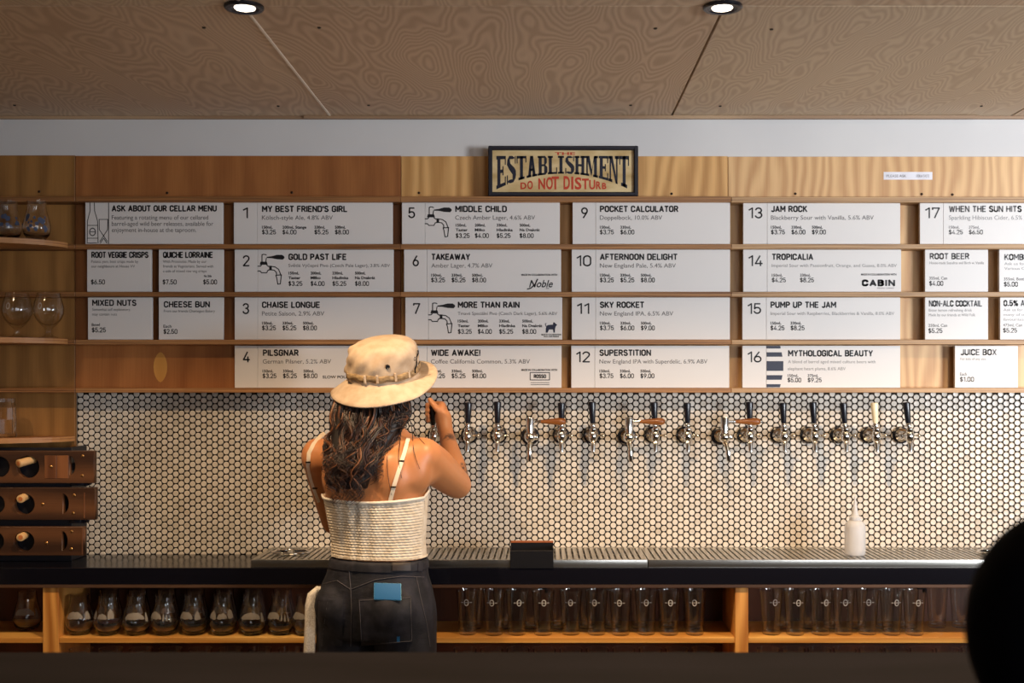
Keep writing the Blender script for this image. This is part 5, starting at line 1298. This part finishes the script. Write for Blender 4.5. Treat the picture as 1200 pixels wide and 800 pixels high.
tube(bm, pts, .0022, 7); obj('black_cord', bm, M['blackmatte'], hat, smooth=True)
# hair: an inner mass and many wavy strands hanging from under the brim
def interp2(tab, y):
    if y <= tab[0][0]: return tab[0][1]
    for i in range(len(tab) - 1):
        if tab[i][0] <= y <= tab[i + 1][0]:
            return tab[i][1] + (tab[i + 1][1] - tab[i][1]) * (y - tab[i][0]) / (tab[i + 1][0] - tab[i][0])
    return tab[-1][1]
LT = [(455, 396), (470, 391), (485, 388), (500, 386), (515, 383), (535, 381), (555, 383), (575, 389), (592, 397)]
RT_ = [(455, 476), (470, 480), (485, 481), (500, 474), (515, 464), (530, 455), (545, 449), (560, 444), (575, 438), (592, 428)]
YT_ = [(455, -.585), (470, -.600), (500, -.625), (520, -.640), (545, -.660), (592, -.668)]
def hy(px, py, lay):
    a, b = interp2(LT, py), interp2(RT_, py); u = (px - (a + b) / 2) / ((b - a) / 2 + 1e-6)
    return interp2(YT_, py) + (.05 if py < 520 else .05 - .04 * min(1, (py - 520) / 40)) * u * u - lay
bm = NB(); rs = []
for py in (466, 475, 490, 505, 520, 535, 550, 562, 572):
    a, b = interp2(LT, py) + 4, interp2(RT_, py) - 4; y = interp2(YT_, py); c = P((a + b) / 2, py, y + .028); w_ = (b - a) / 2 / F * (y - CAMY)
    if py > 560: w_ *= .8
    rs.append([Vector((c.x + w_ * math.cos(t), y + .028 + (.03 if math.sin(t) < 0 else (.05 if py < 500 else .02)) * math.sin(t), c.z)) for t in [2 * PI * i / 24 for i in range(24)]])
rings(bm, rs)
ellip(bm, H(0, -.012, .004), (.077, .086, .092), Mh, 24, 14)
for f_ in bm.faces: f_.material_index = 1
q = random.Random(11)
locks = []
for i in range(46):
    u = -1 + 2 * (i + q.random()) / 46
    locks.append((u, q.uniform(0, 6.28), q.uniform(.7, 1.35), q.uniform(-.004, .018), q.uniform(548, 592) if u < .35 else q.uniform(500, 575), q.uniform(-1, 1)))
def strand(u, ph, fr, lay, yend, amp, r0, jit):
    pts = []; n_ = 22; y0 = 463 + 7 * u * u
    for k in range(n_ + 1):
        t = k / n_; py = y0 + (yend - y0) * t
        a, b = interp2(LT, py), interp2(RT_, py)
        x = (a + b) / 2 + u * (b - a) / 2 * .98
        x += amp * (.4 + 5.2 * t) * math.sin(ph + fr * (4 + 9.5 * t) * t * 1.25) + jit[0] * (1 + .5 * t)
        lz = lay + .006 * math.sin(ph * 1.7 + fr * 10 * t) + jit[1] 
        pts.append(P(x, py, hy(x, py, max(lz, -.002))))
    for f_ in tube(bm, pts, [r0 * (1 - .75 * (k / n_) ** 2) for k in range(n_ + 1)], 5): f_.material_index = 0
for (u, ph, fr, lay, ye, am) in locks:
    for s in range(12):
        strand(u + q.gauss(0, .018), ph + q.gauss(0, .13), fr, lay + .002, ye + q.uniform(-14, 6), 1.0 + .5 * abs(am), q.uniform(.0011, .0024), (q.gauss(0, 1.2), q.uniform(-.003, .005)))
for x0, x1, x2, ye in ((480, 483, 491, 549), (478, 486, 497, 520), (470, 466, 470, 560), (455, 452, 458, 580), (390, 382, 379, 548)):
    pts = [];
    for k in range(15):
        t = k / 14; x = x0 * (1 - t) ** 2 + 2 * x1 * t * (1 - t) + x2 * t * t + 1.3 * math.sin(7 * t); py = 490 + (ye - 490) * t; pp = proj(x, py, bvh, .004, -.60); pts.append(pp)
    for it in range(2): pts = [pts[0]] + [(pts[i - 1] + pts[i] * 2 + pts[i + 1]) / 4 for i in range(1, len(pts) - 1)] + [pts[-1]]
    tube(bm, pts, [.0016 * (1 - .6 * k / 14) for k in range(15)], 5)
hrm = mat('dark_brown_hair', lin(50, 30, 22), .38); N, Lk, b = nodes(hrm)
g = N.new('ShaderNodeNewGeometry'); cr = N.new('ShaderNodeValToRGB'); e = cr.color_ramp.elements
e[0].position = 0; e[0].color = lin(22, 14, 13); e[1].position = 1; e[1].color = lin(140, 88, 52)
x = e.new(.55); x.color = lin(34, 20, 16); x = e.new(.85); x.color = lin(72, 42, 28)
Lk.new(g.outputs['Random Per Island'], cr.inputs[0]); Lk.new(cr.outputs[0], b.inputs['Base Color'])
hr = obj('hair', bm, [hrm, mat('deep_brown_hair', lin(24, 15, 13), .5)], bt, smooth=True); hr['kind'] = 'stuff'

# person seated at the front bar, only the back of the dark hair in view
SY_ = -3.02; SZ = SY_ - CAMY; sX = (1253 - VX) / F * SZ; sZ = CAMZ - (734 - VY) / F * SZ
gp = thing('person', 'out of focus seated person with black hair at the front bar, lower right corner', 'person', (sX, SY_ - .12, 0))
def G_(x, y, z): return Vector((sX + x, SY_ + y, sZ + z))
bm = NB(); ellip(bm, G_(0, .01, .0), (.074, .092, .105)); ellip(bm, G_(0, .05, -.05), (.052, .05, .055)); capsule(bm, G_(0, .096, 0), G_(0, .112, -.03), .008, .012)
for s in (-1, 1): ellip(bm, G_(s * .076, 0, -.01), (.01, .018, .028))
rings(bm, [ringpts(sX, SY_ + dy, sZ + z, a, b_, 0, 28, 2.3) for z, dy, a, b_ in ((-.70, -.13, .17, .12), (-.60, -.13, .165, .115), (-.45, -.11, .15, .10), (-.30, -.08, .18, .11), (-.22, -.05, .18, .095), (-.17, -.03, .10, .07), (-.13, -.015, .055, .055), (-.05, 0, .052, .055))])
for s in (-1, 1):
    a, b_, c_, = G_(s * .17, -.05, -.235), G_(s * .22, .06, -.46), G_(s * .12, .22, -.235 )
    c_.z = max(c_.z, ZB_ + .035); b_.z = max(b_.z, .80)
    capsule(bm, a, b_, .05, .04, 14); capsule(bm, b_, c_, .038, .026, 14); ellip(bm, c_ + Vector((-s * .02, .04, -.004)), (.03, .045, .018))
    for k in range(4):
        b0 = c_ + Vector((-s * .02 + (k - 1.5) * .017, .07, -.004)); chain([b0, b0 + Vector((0, .03, .0)), b0 + Vector((0, .05 - .006 * abs(k - 1.5), -.008))], .0085, .007)
    b0 = c_ + Vector((-s * .045, .02, -.004)); chain([b0, b0 + Vector((-s * .02, .03, 0)), b0 + Vector((-s * .022, .05, -.006))], .010, .008)
    capsule(bm, G_(s * .09, -.10, -.66), G_(s * .11, .24, -.68), .075, .058, 16); capsule(bm, G_(s * .11, .24, -.68), Vector((sX + s * .11, SY_ + .22, .10)), .054, .036, 14); capsule(bm, Vector((sX + s * .11, SY_ + .20, .055)), Vector((sX + s * .12, SY_ + .32, .04)), .035, .028)
gme = remeshed('body', bm, .006, 3, .5); gb = bvh_of(gme); link_mesh('body', gme, SK2 if False else skin_mat('seated_skin', lin(206, 150, 120), lin(216, 160, 130), [], FB), gp)
dk = mat('black_hair', lin(10, 10, 17), .9, 0, Specular_IOR_Level=.08); 
bm = NB(); rs = []
for k in range(15):
    t = k / 14; th = PI * .02 + t * PI * .80; r = math.sin(th); z = math.cos(th)
    rs.append([G_(.103 * r * math.cos(a) * (1 if t < .8 else 1 - .5 * (t - .8)), -.012 + (.112 if math.sin(a) < 0 else .095) * r * math.sin(a), .120 * z) for a in [2 * PI * i / 40 for i in range(40)]])
rings(bm, rs); obj('hair', bm, dk, gp, smooth=True)
bm = NB(); rs = [ringpts(sX, SY_ + dy, sZ + z, a, b_, 0, 36, 2.3) for z, dy, a, b_ in ((-.66, -.13, .185, .135), (-.58, -.13, .182, .132), (-.45, -.11, .172, .12), (-.32, -.08, .20, .128), (-.235, -.05, .205, .112), (-.19, -.035, .15, .088), (-.155, -.02, .075, .068), (-.135, -.018, .064, .064))]
rings(bm, rs)
for s in (-1, 1):
    a, b_, c_ = G_(s * .17, -.05, -.235), G_(s * .22, .06, -.46), G_(s * .12, .22, -.235); c_.z = max(c_.z, ZB_ + .035); b_.z = max(b_.z, .80)
    capsule(bm, a, b_, .060, .050, 14); capsule(bm, b_, lerp(b_, c_, .93), .048, .034, 14)
link_mesh('sweater', remeshed('sweater', bm, .008, 3, .5), M['blackmatte'], gp)
bm = NB(); rings(bm, [ringpts(sX, SY_ - .13, sZ + z, a, b_, 0, 28, 2.3) for z, a, b_ in ((-.745, .16, .12), (-.72, .18, .14), (-.62, .178, .13))])
for s in (-1, 1): capsule(bm, G_(s * .09, -.10, -.66), G_(s * .11, .24, -.68), .086, .070, 16); capsule(bm, G_(s * .11, .24, -.68), Vector((sX + s * .11, SY_ + .22, .14)), .064, .052, 14)
link_mesh('trousers', remeshed('trousers', bm, .008, 3, .5), M['blackmatte'], gp)
for s in (-1, 1):
    bm = NB(); capsule(bm, Vector((sX + s * .11, SY_ + .18, .052)), Vector((sX + s * .122, SY_ + .34, .045)), .047, .042, 14)
    for v in bm.verts: v.co.z = max(v.co.z, .002)
    obj('shoe', bm, M['blackplastic'], gp, smooth=True)
SZt = sZ - .755
stl = thing('stool', 'dark wooden stool under the seated person, hidden below the bar', 'stool', (sX, SY_ - .12, 0))
bm = NB(); lathe(bm, [(.17, SZt - .035), (.18, SZt - .025), (.18, SZt - .006), (.17, SZt)], (sX, SY_ - .12, 0), 32); obj('seat', bm, M['barbody'], stl, smooth=40)
for i in range(4):
    a = PI / 4 + i * PI / 2; bm = NB(); tube(bm, [(sX + .12 * math.cos(a), SY_ - .12 + .12 * math.sin(a), SZt - .034), (sX + .17 * math.cos(a), SY_ - .12 + .17 * math.sin(a), .001)], .014, 10); obj('leg', bm, M['barbody'], stl, smooth=True)

bpy.data.objects.remove(fo)
